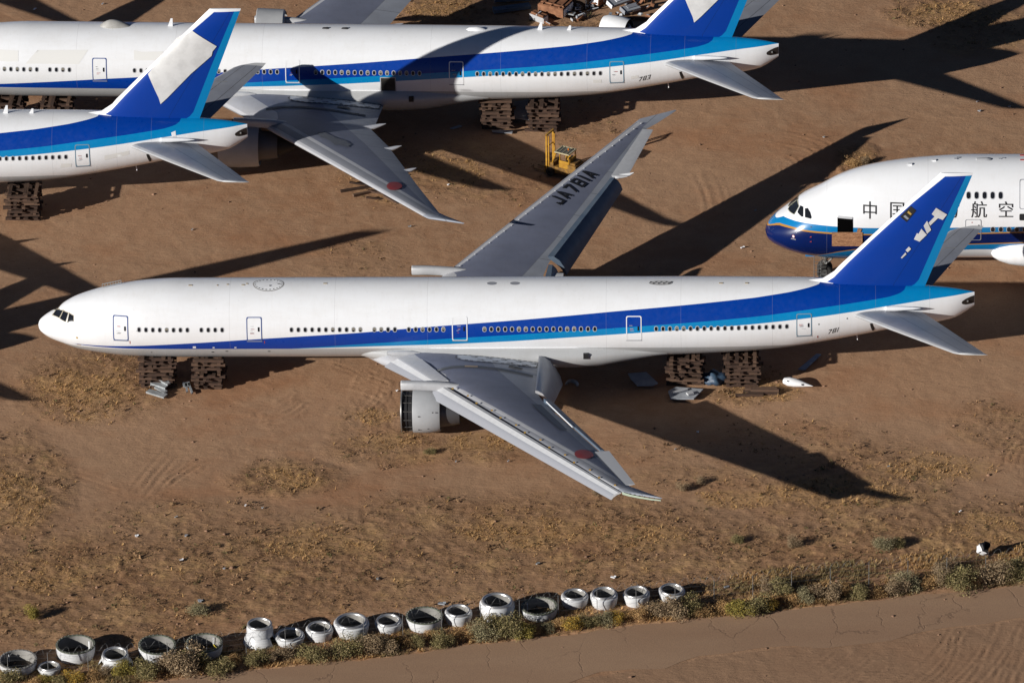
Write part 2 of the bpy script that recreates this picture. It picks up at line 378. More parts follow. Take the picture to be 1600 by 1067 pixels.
def airfoil(n_=14):
    """unit section: list of (chord, upper) then lower back"""
    t = [(1-math.cos(math.pi*i/n_))/2 for i in range(n_+1)]
    th = [5*(.2969*math.sqrt(a)-.126*a-.3516*a*a+.2843*a**3-.1036*a**4) for a in t]
    up = list(zip(t, th)); lowr = [(a, -b) for a, b in reversed(up)][1:-1]
    return up+lowr
def loft(stations, mirror=1, up=.55):
    """stations: (y, xLE, xTE, z of upper plane, thickness)"""
    A = airfoil(); V = []; F = []; m = len(A)
    for y, xl, xt, z, th in stations:
        for a, b in A:
            c_ = xt-xl; V.append((xl+a*c_, y*mirror, z-th*(1-up)+b*th*(up if b > 0 else (1-up))*2))
    for i in range(len(stations)-1):
        for k in range(m): F.append((i*m+k, i*m+(k+1)%m, (i+1)*m+(k+1)%m, (i+1)*m+k))
    F.append(tuple(range(m))); F.append(tuple(range((len(stations)-1)*m, len(stations)*m)))
    return V, F
zwing = lambda y: -1.68+(abs(y)-3.1)*(1.80+1.68)/29.3
def xle(y): return 26.9+.6935*(abs(y)-3.1)
def wing_stations(fwd_cut=False, flaps_in=True):
    S = []
    for y in (1.2, 3.1, 5, 7, 8.55, 8.65, 9.6, 9.8, 11, 12.5, 14, 18.5, 23, 26, 29.8, 30.6, 31.19, 31.6, 32.0, 32.3, 32.4):
        xl = xle(y)
        if y > 31.2: xl = 46.38+(y-31.2)*2.35
        xt = float(np.interp(y, [1.2,3.1,8.6,9.8,14,19.3,23.6,30.0,31,32.4], [40.6,40.6,40.35,40.1,41.85,43.6,45.0,47.25,48.2,49.4]) if flaps_in else np.interp(y, [1.2,3.1,9.5,11.5,14,18.5,23,29.8,30.6,32.4], [39.3,39.3,39.2,39.65,40.6,42.6,44.55,46.9,47.75,49.4]))
        if fwd_cut and 3.3 < y < 31.2: xl += 1.0*(1-(y-9.6)/21.6) if y > 9.7 else 2.3*(1-(y-3.3)/6.4*.75)
        if y > 32.3: xt = max(xt, xl+.08)
        th = float(np.interp(y, [1.2, 3.1, 9.5, 20, 30.6, 32.4], [1.75, 1.6, 1.05, .62, .33, .12]))
        S.append((y, xl, max(xt, xl+.1), zwing(y), th))
    return S
def slab_along(p1, p2, prof, mats, name, parent, idx=None):
    """strip: profile of (dx, dz) points extruded from p1 to p2 (closed)"""
    V = []; F = []; m = len(prof); k = 12
    for i in range(k+1):
        t = i/k
        s_ = 1 if not isinstance(prof[0], tuple) or len(prof[0]) == 2 else 1
        for q in prof: V.append((p1[0]+(p2[0]-p1[0])*t+q[0]*(1-.35*t), p1[1]+(p2[1]-p1[1])*t, p1[2]+(p2[2]-p1[2])*t+q[1]*(1-.35*t)))
    for i in range(k):
        for j in range(m): F.append((i*m+j, i*m+(j+1)%m, (i+1)*m+(j+1)%m, (i+1)*m+j))
    F.append(tuple(range(m))[::-1]); F.append(tuple(range(k*m, (k+1)*m)))
    I = ([idx[j] for j in range(m)]*k+[0, 0]) if idx else None
    return mesh(name, V, F, mats, parent, True, I)
FIN_LE = [(2.0,60.9),(3.0,61.1),(3.34,61.58),(3.85,62.17),(4.36,62.58),(6.99,65.12),(12.40,70.42)]
def fin_x(z): return float(np.interp(z, [a for a,_ in FIN_LE], [b for _,b in FIN_LE])), 69.03+(z-2.0)*.3765
def fin_half(x, z):
    a, b = fin_x(z); t = min(max((x-a)/(b-a), 0), 1); th = np.interp(z, [2, 12.4], [.95, .34])
    return th*5*(.2969*math.sqrt(t)-.126*t-.3516*t*t+.2843*t**3-.1036*t**4)
def finskin(off=.045): return lambda x, z: (x, -(fin_half(x, z)+off), z)

PATCH = [(68.96,10.54),(70.88,9.1),(70.52,8.65),(70.44,8.27),(68.7,6.7),(66.72,4.59),(66.16,4.06),(66.04,4.59),(65.23,6.71),(67.71,9.87),(68.54,10.24)]
SCRAPS = [[(70.08,9.49),(70.93,8.85),(70.6,8.39),(70.23,8.58),(69.63,7.94),(69.5,8.2),(69.97,8.74),(69.74,8.96)],[(69.12,7.96),(69.39,8.38),(69.7,7.56),(69.39,7.23)],
 [(68.37,6.8),(68.61,7.34),(68.73,7.27),(68.95,7.7),(69.37,7.15),(68.81,6.57)],[(67.72,5.87),(67.99,6.17),(68.15,5.95),(67.9,5.65)],[(67.36,5.22),(67.72,5.68),(67.8,5.51),(67.45,5.15)]]
DOORS = [(6.70,), (17.13,), (33.12,), (46.65,), (59.85,)]
WINROWS = [(8.15,.5385,8),(13.01,.54,4),(20.03,.536,11),(26.48,.533,4),(29.16,.538,6),(35.05,.5356,17),(48.38,.533,20)]

def engine(root, side, x0, x1, rad, zc=-3.15, mode='bare'):
    y = side*9.6
    e = empty('engine', (0,0,0)); e.parent = root
    if mode == 'bare':      # intake cowl gone, dark fan case showing
        b = MB(); b.lathe([(28.78,1.50),(28.78,1.66),(28.86,1.68),(28.90,1.62),(28.92,1.52)], (0,y,zc), mi=1)
        b.lathe([(28.9,1.52),(29.2,1.50),(29.22,1.56),(29.28,1.56),(29.30,1.50),(29.66,1.50),(29.7,1.60)], (0,y,zc), mi=0)
        for k in range(14):
            a = 2*math.pi*k/14; b.box((29.3, y+1.54*math.cos(a), zc+1.54*math.sin(a)), (.72,.05,.07), Matrix.Rotation(0,3,'X'), 2)
        b.lathe([(28.9,1.5),(29.1,1.2),(29.25,.3),(28.8,.05)], (0,y,zc), mi=0)
        b.build('fan_case', [m_dark, m_metal, simple_noise_mat('engine_ribs', (.03,.03,.03), (.09,.085,.08), 5)], e)
    b = MB(); b.lathe([(x0,rad-.16),(x0,rad-.02),(x0+.06,rad),((x0+x1)/2,rad+.04),(x1-.25,rad-.03),(x1,rad-.10),(x1,rad-.16),(x1-.4,rad-.2),(x0+.1,rad-.2)], (0,y,zc), seg=64)
    b.build('engine_cowl', m_cowl, e)
    b = MB(); b.lathe([(x1-.5,rad-.25),(x1+.2,1.22),(x1+.9,1.15),(x1+1.5,1.02),(x1+1.5,.9),(x1+.5,.6)], (0,y,zc)); b.lathe([(x1+.4,.9),(x1+1.9,.7),(x1+2.9,.3),(x1+3.0,.02)], (0,y,zc), mi=1)
    b.build('exhaust_nozzle', [newmat('nozzle_grey', (.11,.11,.12), .5, .5), m_dark], e)
    return e
def pylon(root, side):
    y = side*9.6; b = MB(); V = []; F = []; seg = 18
    st = [(28.8,-.93,.30,.33),(28.86,-.92,.33,.37),(30,-.93,.33,.36),(31,-.98,.32,.36),(32.2,-1.08,.30,.38),(33.5,-1.3,.26,.42),(36,-1.9,.2,.45),(38,-2.2,.08,.2)]
    for x, z, wy, hz in st:
        for k in range(seg): a = 2*math.pi*k/seg; V.append((x, y+wy*math.copysign(abs(math.cos(a))**.7, math.cos(a)), z+hz*math.copysign(abs(math.sin(a))**.7, math.sin(a))))
    for i in range(len(st)-1):
        for k in range(seg): F.append((i*seg+k, i*seg+(k+1)%seg, (i+1)*seg+(k+1)%seg, (i+1)*seg+k))
    F.append(tuple(range(seg))); b.add(V, F)
    for k in range(9): b.box((28.72, y+rng.uniform(-.25,.25), -.95+rng.uniform(-.3,.25)), (.16,.09,.08), mi=1)
    b.build('engine_pylon', [m_slat, m_rust], root)

def airliner(x, y, rz, dz, number, label, kind):
    """kind: 'main', 'north', 'left' choose the paint-outs, flaps and slats the photo shows"""
    root = empty('airliner', (x, y, 0), 0, label, 'airliner', 'white and blue twin jets stored on timber cribs')
    T = Matrix.Translation((70+x, y, 5.4+dz)) @ Matrix.Rotation(rz, 4, 'Z') @ Matrix.Translation((-33, 0, 0)) @ Matrix.Rotation(-.006, 4, 'Y') @ Matrix.Translation((-37, 0, 0))
    root.matrix_world = T
    full = kind in ('main', 'north', 'left')
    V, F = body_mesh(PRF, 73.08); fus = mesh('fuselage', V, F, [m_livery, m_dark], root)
    NT = [(73.06,1.80),(72.75,1.74),(72.40,1.62),(72.14,1.48),(72.08,1.36),(72.16,1.22),(72.40,1.13),(72.75,1.12),(73.06,1.16)]
    for s_ in (-1, 1):
        decal('exhaust_notch', [NT], skin(PRF, .012, s_), newmat('notch_dark', (.020,.013,.010), .7), root, .12)
    b = MB(); b.lathe([(-.02,.02),(0,.09),(.10,.10),(.12,.02)], (72.5,-.32,1.40), seg=14); b.build('exhaust_pipe', m_metal, root)
    # belly fairing
    V = []; F = []; seg = 48; st = [(25.2,.0),(26.2,.3),(27.4,.55),(29,.8),(31,.95),(33,1),(42,1),(44,.86),(46,.5),(48,.15),(49.2,.0)]
    for xx, k_ in st:
        for k in range(seg+1):
            a = -1.3+(math.pi+2.6)*k/seg; wy = 2.25+1.2*k_; sn = math.sin(a); V.append((xx, -wy*math.cos(a), -1.9-(.9+1.0*k_)*sn if sn > 0 else -1.9-(.6+.55*k_)*sn))
    for i in range(len(st)-1):
        for k in range(seg): F.append((i*(seg+1)+k, i*(seg+1)+k+1, (i+1)*(seg+1)+k+1, (i+1)*(seg+1)+k))
    bf = mesh('belly_fairing', V, F, [m_livery], root)
    if full:
        b = MB(); f2 = lambda x_, z_: (x_, -3.55, z_)
        b.box((42.9, -3.0, -1.75), (.40, .9, .42)); b.build('access_hatch', m_dark, root)
        b = MB(); b.lathe([(27.5,.02),(27.45,.18),(28.2,.24),(29.2,.2),(30,.05)], (0,-3.15,-1.55), seg=14, mi=0); b.lathe([(27.44,.15),(27.42,.01)], (0,-3.15,-1.55), seg=14, mi=1); b.build('air_scoop', [m_slat, m_dark], root)
    # fin
    V = []; F = []; A = airfoil(); m = len(A); zs = [2.0,2.6,3.0,3.34,3.85,4.36,5.4,6.99,9,10.8,12.2,12.40]
    for z in zs:
        a_, b_ = fin_x(z); th = float(np.interp(z, [2, 12.25, 12.4], [.95, .34, .16]))
        for p, q in A: V.append((a_+p*(b_-a_), q*th, z))
    for i in range(len(zs)-1):
        for k in range(m): F.append((i*m+k, i*m+(k+1)%m, (i+1)*m+(k+1)%m, (i+1)*m+k))
    F.append(tuple(range((len(zs)-1)*m, len(zs)*m)))
    fin = mesh('tail_fin', V, F, m_fin, root)
    # dorsal fillet
    b = MB(); b.add([(60.2,0,3.13),(61.2,-.22,3.02),(62.1,-.40,2.95),(62.1,.40,2.95),(61.2,.22,3.02),(61.3,0,3.27),(62.2,0,3.9)], [(0,1,5),(1,2,6,5),(0,5,4),(5,6,3,4)]); b.build('fin_fillet', m_white, fin)
    # tailplane
    for s_ in (-1, 1):
        S = []
        for yy in (.6, 2.1, 4, 7, 10.2, 10.5, 10.72, 10.79):
            xl = 63.75+(yy-2.1)*.932
            if yy > 10.4: xl = 71.5+(yy-10.4)*3.6
            xt = 69.0+(yy-1.2)*.518
            th = float(np.interp(yy, [.6, 2.1, 10.4, 10.79], [.75, .62, .24, .06])); S.append((yy, xl, max(xt, xl+.15), 1.33+(yy-2.1)*.108, th))
        V, F = loft(S, s_); mesh('tailplane', V, F, m_tailplane, root)
    if full:   # stabiliser seal plate, side slot and drain mast
        b = MB(); b.lathe([(66.2,.02),(66.22,.20),(66.9,.21),(68.3,.12),(68.9,.02)], (0,-1.72,1.50), seg=14); b.build('stabiliser_fairing', m_white, root)
        decal('trim_slot', [[(64.95,.28),(65.15,.30),(65.32,-.3),(65.28,-.62),(65.14,-.6),(65.02,-.1)]], skin(PRF, .012), m_dark, root, .2)
        b = MB(); b.tube([(63.9,-.3,-1.25),(64.0,-.35,-1.95)], .04, 6); b.build('drain_mast', m_white, root)
    # wings
    ws = {}
    for s_ in (-1, 1):
        cut = kind == 'main' and s_ < 0
        V, F = loft(wing_stations(cut, kind != 'main'), s_); wg = mesh('wing', V, F, m_wing, root); ws[s_] = wg
        pylon(root, s_)
    if kind == 'main':
        e = engine(root, -1, 29.7, 31.8, 1.68)
        e2 = None
    elif kind == 'north':
        engine(root, -1, 27.6, 30.9, 1.80, -3.0, 'cowled')
        b = MB(); b.lathe([(28.95,1.75),(29.0,1.8),(31.2,1.72),(31.35,1.55),(31.2,1.6),(29,1.65)], (0,9.9,-1.95), seg=30, a0=R(20), a1=R(160)); b.build('engine_cowl', m_cowl, root)
    else:
        engine(root, -1, 27.6, 30.9, 1.80, -3.0, 'cowled'); engine(root, 1, 27.6, 30.9, 1.80, -3.0, 'cowled')
    if not full: return root
    # ---------------- details seen in the photograph
    for k, (dx,) in enumerate(DOORS):
        z0, z1 = -.50, 1.45; blue = float(np.interp(dx, [a for a,_ in U], [b for _,b in U])) > .2
        b = MB(); loop = dens(rrect(dx-.60, dx+.60, z0, z1, .13), .16)
        ml = m_whiteline if dx in (33.12, 46.65) else (m_blueline if dx < 20 else m_greyline)
        patch(b, loop, skin(PRF, .010), 0, skin(PRF, .020), .07, 1)
        b.add([skin(PRF, .03)(a, c_) for a, c_ in ((dx-.6, z0-.05), (dx+.6, z0-.05), (dx+.6, z0+.02), (dx-.6, z0+.02))], [(0,1,2,3)], 2)
        for q in range(6):
            xx = dx-.14+rng.uniform(-.12, .12); zz = .10+rng.uniform(0, .65); ww = rng.uniform(.06, .16)
            f = skin(PRF, .024); b.add([f(xx-ww, zz), f(xx+ww, zz), f(xx+ww, zz+.035), f(xx-ww, zz+.035)], [(0,1,2,3)], 3 if q % 2 else (4 if q % 3 else 5))
        d = b.build('door', [m_livery, ml, m_slat2, m_frame, m_redmark, m_black], root)
        b = MB(); patch(b, rrect(dx+.28, dx+.42, .34, .70, .05, 3), skin(PRF, .026), 0); b.build('door_window', m_glass, d)
    blind = {('main', 2): (6,9,10), ('main', 3): (0,1), ('main', 4): (2,5), ('main', 5): (0,5,6,12,13), ('main', 6): (3,4), ('main', 0): (4,)}
    for ri, (wx, st_, nn) in enumerate(WINROWS):
        for i in range(nn):
            if kind == 'left' and ri < 6: continue
            xx = wx+i*st_; sh = (i in blind.get(('main', ri), ())) if kind == 'main' else (rng.random() < (.5 if ri < 5 else (.5 if kind == 'north' else .05)))
            b = MB(); lp = rrect(xx-.16, xx+.16, .26, .70, .15, 3); lp2 = rrect(xx-.115, xx+.115, .31, .65, .11, 3)
            fo = skin(PRF, .012); fi = skin(PRF, .016); m_ = len(lp)
            b.add([fo(*p) for p in lp]+[fi(*p) for p in lp2], [(k, (k+1)%m_, m_+(k+1)%m_, m_+k) for k in range(m_)], 0)
            zmid = .50 if sh else .66
            b.add([fi(*p) for p in lp2], [tuple(range(m_))], 1)
            if sh: b.add([skin(PRF, .02)(p[0], max(p[1], .44)) for p in lp2], [tuple(range(m_))], 2)
            b.build('cabin_window', [m_frame, m_glass, m_shade], root)
    # cockpit panes, laid on the nose
    panes = [[(1.20,.46),(1.60,.78),(2.05,1.00),(1.77,.55)],[(1.83,.54),(2.10,1.00),(2.50,1.03),(2.31,.47)],[(2.45,.46),(2.60,1.04),(2.95,.98),(2.98,.50)]] if kind == 'main' else []
    for p in panes:
        for s_ in (-1, 1):
            b = MB(); L_ = dens(p, .12); cx_ = sum(q[0] for q in L_)/len(L_); cz_ = sum(q[1] for q in L_)/len(L_)
            o_ = [(cx_+(q[0]-cx_)*1.16, cz_+(q[1]-cz_)*1.16) for q in L_]
            patch(b, o_, skin(PRF, .012, s_), 1); patch(b, L_, skin(PRF, .02, s_), 0)
            b.build('cockpit_window', [m_glass, newmat('window_seal', (.45,.40,.30), .5)], root)
    if kind == 'main':
        b = MB(); 
        for (a, c_, ww, hh, mi) in ((3.2,-.62,.07,.07,0),(8.0,.38,.04,.04,1),(3.3,-1.35,.16,.03,0),(12.4,-1.12,.12,.10,2),(13.9,-1.16,.08,.05,2),(15.6,-1.16,.08,.05,2),(7.4,-.66,.03,.14,3),(17.9,-.6,.03,.12,3),(9,-1.75,.05,.04,1),(13.8,-1.7,.1,.05,1),(14.9,-1.6,.1,.05,1),(18.2,-1.62,.1,.05,1),(61.0,.55,.05,.05,1),(63.2,.9,.05,.05,1),(60.9,-.7,.04,.12,3),(20.0,.5,.03,.04,1),(49,.5,.03,.04,1)):
            f = skin(PRF, .012); b.add([f(a-ww, c_-hh), f(a+ww, c_-hh), f(a+ww, c_+hh), f(a-ww, c_+hh)], [(0,1,2,3)], mi)
        b.build('skin_marking', [m_gold, m_black, m_white, m_redmark], root)
        # roof: radome scar, beacon ovals, antenna mounts, nose roof rail
        def roof_oval(x0_, x1_, yw, mi_list, name, mats, z_off=.012, yc=-.35):
            b_ = MB(); cx_, hx = (x0_+x1_)/2, (x1_-x0_)/2
            for (s_, of, mi) in mi_list:
                P_ = []
                for k in range(28):
                    a = 2*math.pi*k/28; xx = cx_+hx*s_*math.cos(a); yy = yc+yw*s_*math.sin(a); zc, hz, hy = sec(PRF, xx)
                    P_.append((xx, yy, zc+hz*math.sqrt(max(1-(yy/hy)**2, 0))+of))
                b_.add(P_+[(cx_, yc, float(sec(PRF, cx_)[1])+float(sec(PRF, cx_)[0])-yc*yc/6.2+of)], [(k, (k+1)%28, 28) for k in range(28)], mi)
            b_.build(name, mats, root)
        roof_oval(16.95, 19.40, .85, ((1., .010, 0), (.93, .018, 1)), 'radome_scar', [newmat('scar_edge', (.30,.29,.28), .6), m_white])
        b = MB()
        for k in range(22):
            a = 2*math.pi*k/22; b.box((18.17+1.05*math.cos(a), -.35+.66*math.sin(a), 3.10-(.35-.66*math.sin(a))**2/6.2+.0), (.09,.06,.05))
        for q in ((19.0,-.35,.22),(18.85,-.15,.12),(18.3,-.6,.08)): b.box((q[0], q[1], 3.08), (q[2],.08,.06))
        b.build('radome_bolts', m_dark, root)
        roof_oval(35.2, 35.95, .22, ((1., .012, 0),), 'roof_vent', [m_slat2]); roof_oval(37.0, 37.75, .22, ((1., .012, 0),), 'roof_vent', [m_slat2])
        roof_oval(47.8, 49.65, .30, ((1., .012, 0), (.85, .02, 1)), 'antenna_scar', [newmat('scar_grey', (.25,.25,.26), .5), newmat('scar_mid', (.42,.42,.42), .5)])
        b = MB()
        for k in range(9): b.box((47.95+.2*k, -.35+.12*(-1)**k, 3.115), (.10,.08,.05))
        b.build('antenna_studs', m_dark, root)
        b = MB()
        for xx, yy, s_ in ((12.1,-.5,.3),(15,-.4,.16),(16.2,-.45,.24),(16.5,-.3,.14),(22.6,-.3,.3),(53.4,-.4,.3),(55.4,-.4,.25),(14.2,-.5,.1)): b.box((xx, yy, 3.1-yy*yy/6.2), (s_,.14,.05), mi=0)
        b.build('roof_stain', [simple_noise_mat('rust_stain', (.30,.20,.09), (.45,.40,.30), 3)], root)
        b = MB(); p0 = Vector((5.1, .55, 2.36)); p1 = Vector((6.6, .55, 2.78))
        for dz_ in (0, .28): b.tube([p0+Vector((0,0,dz_)), p1+Vector((0,0,dz_*.7))], .035, 6)
        for k in range(8): q = p0.lerp(p1, k/7); b.tube([q, q+Vector((0,0,.26-.01*k))], .025, 5)
        b.build('roof_rail', m_metal, root)
    if kind == 'north':
        b = MB(); V = []; F = []
        for i in range(13):
            t = i/12; xx = 16.8+2.9*t; h_ = .62*math.sin(math.pi*min(t*1.25, 1) if t < .4 else math.pi*(.5+(t-.4)/1.2))
            for k in range(17): a = math.pi*k/16; V.append((xx, -.55*math.cos(a)*(.35+max(h_, 0)), 2.98+max(h_, 0.0)*math.sin(a)))
        for i in range(12):
            for k in range(16): F.append((i*17+k, i*17+k+1, (i+1)*17+k+1, (i+1)*17+k))
        b.add(V, F); b.build('satellite_radome', simple_noise_mat('radome_grey', (.34,.33,.31), (.42,.41,.39), 2), root)
        for xx, h_, c_ in ((22.8,.75,.4),(53.4,.75,.4),(55.8,.45,.35)):
            b = MB(); b.add([(xx-c_*.6,-.03,3.0),(xx+c_*.5,-.03,3.0),(xx+c_*.55,-.02,3.05+h_),(xx+c_*.15,-.02,3.05+h_),(xx-c_*.6,.03,3.0),(xx+c_*.5,.03,3.0),(xx+c_*.55,.02,3.05+h_),(xx+c_*.15,.02,3.05+h_)], [(0,1,2,3),(7,6,5,4),(0,3,7,4),(1,5,6,2),(3,2,6,7)]); b.build('blade_antenna', m_white, root, False)
        b = MB(); b.lathe([(0,.02),(.25,.2),(.9,.28),(1.4,.2),(1.7,.02)], (47.3,-.1,3.06), seg=16); b.build('beacon_fairing', m_white, root)
        for xx in (35.7, 37.3):
            b = MB(); b.lathe([(-.36,.02),(-.2,.14),(.2,.16),(.36,.02)], (xx,-.15,3.04), seg=12); b.build('roof_vent', m_dark, root)
        # open cargo door below the wing and faded overpainting
        P_ = [(40.35,-1.75),(41.65,-1.75),(41.65,.12),(40.35,.12)]
        b = MB(); patch(b, dens(P_, .2), skin(PRF, .03), 0, skin(PRF, .05), .07, 1); b.build('cargo_opening', [simple_noise_mat('cargo_hold', (.008,.008,.008), (.06,.05,.035), .6), m_frame], root)
        gh = [[(7.2,1.1),(10.4,1.1),(10.4,1.9),(7.2,1.95)],[(11.0,.95),(15.4,.95),(16.2,2.0),(12.0,1.95),(11.6,1.6)],[(20.0,1.3),(22.4,1.3),(22.4,1.95),(20.6,1.9),(20.0,2.0)]]
        [decal('faded_overpaint', [q_], skin(PRF, .010), m_ghost, root, .25) for q_ in gh]
        [decal('faded_overpaint', [q_], skin(PRF, .010), m_ghost, root, .25) for q_ in ([(57.9,-.45),(58.6,-.45),(58.6,-.1),(57.9,-.1)],[(61.0,-.2),(61.6,-.1),(61.6,.2),(61.0,.1)])]
    if kind == 'left':
        for xx, h_, c_ in ((53.5,.75,.4),(55.6,.45,.35)):
            b = MB(); b.add([(xx-c_*.6,-.03,3.0),(xx+c_*.5,-.03,3.0),(xx+c_*.55,-.02,3.05+h_),(xx+c_*.15,-.02,3.05+h_),(xx-c_*.6,.03,3.0),(xx+c_*.5,.03,3.0),(xx+c_*.55,.02,3.05+h_),(xx+c_*.15,.02,3.05+h_)], [(0,1,2,3),(7,6,5,4),(0,3,7,4),(1,5,6,2),(3,2,6,7)]); b.build('blade_antenna', m_white, root, False)
        [decal('faded_overpaint', [q_], skin(PRF, .010), m_ghost, root, .25) for q_ in ([(58.0,-.55),(58.9,-.5),(58.95,-.15),(58.1,-.12)],[(61.6,.0),(63.6,.4),(63.6,.75),(61.6,.45)])]
        decal('paint_splash', [[(67.0,1.95),(67.35,2.05),(67.4,1.5),(67.3,.9),(67.2,1.5),(67.05,1.7)]], skin(PRF, .014), m_white, root, .2)
    # tail numbers
    if number:
        decal('tail_number', [[(62.05+a, -.17+b_+.22*a) for a, b_ in q] for q in block_text(number, .44, .82, .3)], skin(PRF, .012), m_black, root, .3)
    # fin paint-outs
    if kind == 'main':
        decal('letter_remains', SCRAPS, finskin(), m_patch, fin, .5)
        decal('open_panel', [[(67.29,8.75),(68.13,9.65),(68.55,9.29),(67.8,8.31)], [(67.55,8.78),(67.70,8.9),(68.0,8.6),(67.86,8.5)], [(67.85,9.1),(67.95,9.25),(68.2,9.0),(68.1,8.9)]], finskin(.03), [m_dark, m_slat2, m_gold], fin, .5, idx=[0, 1, 2])
    else:
        decal('painted_over_patch', [PATCH], finskin(), m_patch, fin, .2)
    b = MB(); b.tube([(70.7,-.12,5.95),(71.6,-.12,5.95)], .03, 6); b.build('static_rod', m_metal, fin)
    # ---------------- wing fittings
    for s_ in (-1, 1):
        wg = ws[s_]
        if s_ < 0 or kind != 'main':
            def wmap(off=.02, s__=s_):
                A_ = wing_stations(kind == 'main' and s__ < 0, kind != 'main')
                ys = [a[0] for a in A_]
                def f(x_, y_):
                    y_ = abs(y_); xl = np.interp(y_, ys, [a[1] for a in A_]); xt = np.interp(y_, ys, [a[2] for a in A_]); z = np.interp(y_, ys, [a[3] for a in A_]); th = np.interp(y_, ys, [a[4] for a in A_])
                    t = min(max((x_-xl)/(xt-xl), 0), 1); q = 5*(.2969*math.sqrt(t)-.126*t-.3516*t*t+.2843*t**3-.1036*t**4)
                    return (x_, s__*y_, float(z-th*.45+q*th*1.1+off))
                return f
        if s_ < 0:
            f = wmap(.05)
            # walkway at the root: pale, dashed edge, arrows; dark strip; dark recess
            walk = [(33.0,3.55),(39.2 if kind == 'main' else 40.4,3.45),(39.1 if kind == 'main' else 40.3,4.55),(36,4.75),(34.2,4.85),(33.2,4.6),(32.8,4.1)]
            decal('wing_walkway', [walk], f, newmat('walkway_paint', (.46,.49,.54), .5), wg, .5)
            b = MB(); g = wmap(.07)
            def dash(xa, ya, xb, yb, wd=.045, mi=0):
                L_ = math.hypot(xb-xa, yb-ya); nx_, ny_ = -(yb-ya)/L_*wd, (xb-xa)/L_*wd
                b.add([g(xa-nx_, ya-ny_), g(xb-nx_, yb-ny_), g(xb+nx_, yb+ny_), g(xa+nx_, ya+ny_)], [(0,1,2,3)], mi)
            for i in range(len(walk)):
                p, q = walk[i], walk[(i+1)%len(walk)]; L_ = math.hypot(q[0]-p[0], q[1]-p[1]); k = 0.
                while k < L_-.2: dash(p[0]+(q[0]-p[0])*k/L_, p[1]+(q[1]-p[1])*k/L_, p[0]+(q[0]-p[0])*(k+.26)/L_, p[1]+(q[1]-p[1])*(k+.26)/L_); k += .42
            for rr, yy in enumerate((3.85, 4.4)):
                for k in range(5):
                    xx = 34.0+k*1.15+.5*rr; dash(xx, yy, xx+.34, yy, .04); b.add([g(xx+.34, yy-.12), g(xx+.34, yy+.12), g(xx+.56, yy)], [(0,1,2)])
            b.build('walkway_arrows', m_black, wg)
            strip = []
            pts = [(31.4,6.35),(32.5,6.0),(34,5.85),(36,5.9),(38,6.25),(38.9,6.45)] if kind == 'main' else [(31.2,6.5),(32.5,6.05),(34,5.9),(36,6.0),(38,6.3),(39.4,6.5)]
            strip = pts+[(a, c_+.42) for a, c_ in reversed(pts)]
            decal('antislip_strip', [strip], f, newmat('antislip_paint', (.085,.095,.11), .8), wg, .5)
            decal('wing_recess', [[(37.0,5.05),(37.7,5.15),(38.1,5.35),(38.0,5.62),(36.95,5.55)]], wmap(.08), m_dark, wg, .5)
            if kind == 'main': decal('strip_repair', [[(33.6,5.95),(34.6,5.92),(34.6,6.2),(33.6,6.23)]], wmap(.07), newmat('repair_tan', (.35,.26,.17), .6), wg, .5)
            if kind == 'north': decal('oil_stain', [[(35.9,12.2),(36.5,11.95),(37.0,12.7),(37.7,13.4),(38.4,13.9),(38.9,14.7),(38.7,15.5),(38.1,15.0),(37.6,15.1),(37.2,14.2),(36.8,13.7),(36.3,13.3)]], wmap(.045), newmat('oil_stain', (.10,.11,.13), .6), wg, .3)
            # red disc
            P_ = []
            for k in range(36): a = 2*math.pi*k/36; P_.append((43.33+.72*math.cos(a) if kind == 'main' else 43.2+.62*math.cos(a), (23.9 if kind == 'main' else 24.4)+1.0*math.sin(a)))
            decal('red_disc', [P_], wmap(.05), m_red, wg, .3)
        if kind == 'main' and s_ > 0:
            BT = block_text('JA781A', 1.28, .80)
            # lettering runs along the far wing
            ca, sa = math.cos(R(56.5)), math.sin(R(56.5)); W = wing_stations(False, False); ys = [a[0] for a in W]
            def fl(u_, v_):
                x_ = 41.28+ca*u_+sa*(-v_); y_ = 21.13+sa*u_+ca*v_
                z = np.interp(y_, ys, [a[3] for a in W]); th = np.interp(y_, ys, [a[4] for a in W]); xl = np.interp(y_, ys, [a[1] for a in W]); xt = np.interp(y_, ys, [a[2] for a in W]); t = min(max((x_-xl)/(xt-xl), 0), 1)
                q = 5*(.2969*math.sqrt(t)-.126*t-.3516*t*t+.2843*t**3-.1036*t**4); return (x_, y_, float(z-th*.45+q*th*1.1+.07))
            decal('registration_lettering', BT, fl, m_black, wg, .5)
    zw = zwing
    if kind == 'main':
        # near wing: drooped slats
        h0 = (32.25,-9.7,zw(9.7)-.05); h1 = (46.3,-31.25,zw(31.2)-.02)
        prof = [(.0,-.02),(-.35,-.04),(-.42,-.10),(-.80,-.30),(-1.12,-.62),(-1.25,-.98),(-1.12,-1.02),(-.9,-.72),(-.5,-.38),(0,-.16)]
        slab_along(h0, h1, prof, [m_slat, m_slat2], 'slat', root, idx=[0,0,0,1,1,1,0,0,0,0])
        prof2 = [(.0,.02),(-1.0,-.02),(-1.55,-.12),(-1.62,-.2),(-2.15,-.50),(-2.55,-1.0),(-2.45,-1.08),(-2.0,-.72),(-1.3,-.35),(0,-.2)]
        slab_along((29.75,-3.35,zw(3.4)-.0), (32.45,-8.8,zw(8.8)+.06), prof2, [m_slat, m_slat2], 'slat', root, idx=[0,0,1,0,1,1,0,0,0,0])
        b = MB(); b.box((31.55,-8.35,zw(8.4)-.42), (.75,.5,.06), Matrix.Rotation(.7,3,'Z')); b.build('slat_bracket', m_slat, root, False)
        b = MB()
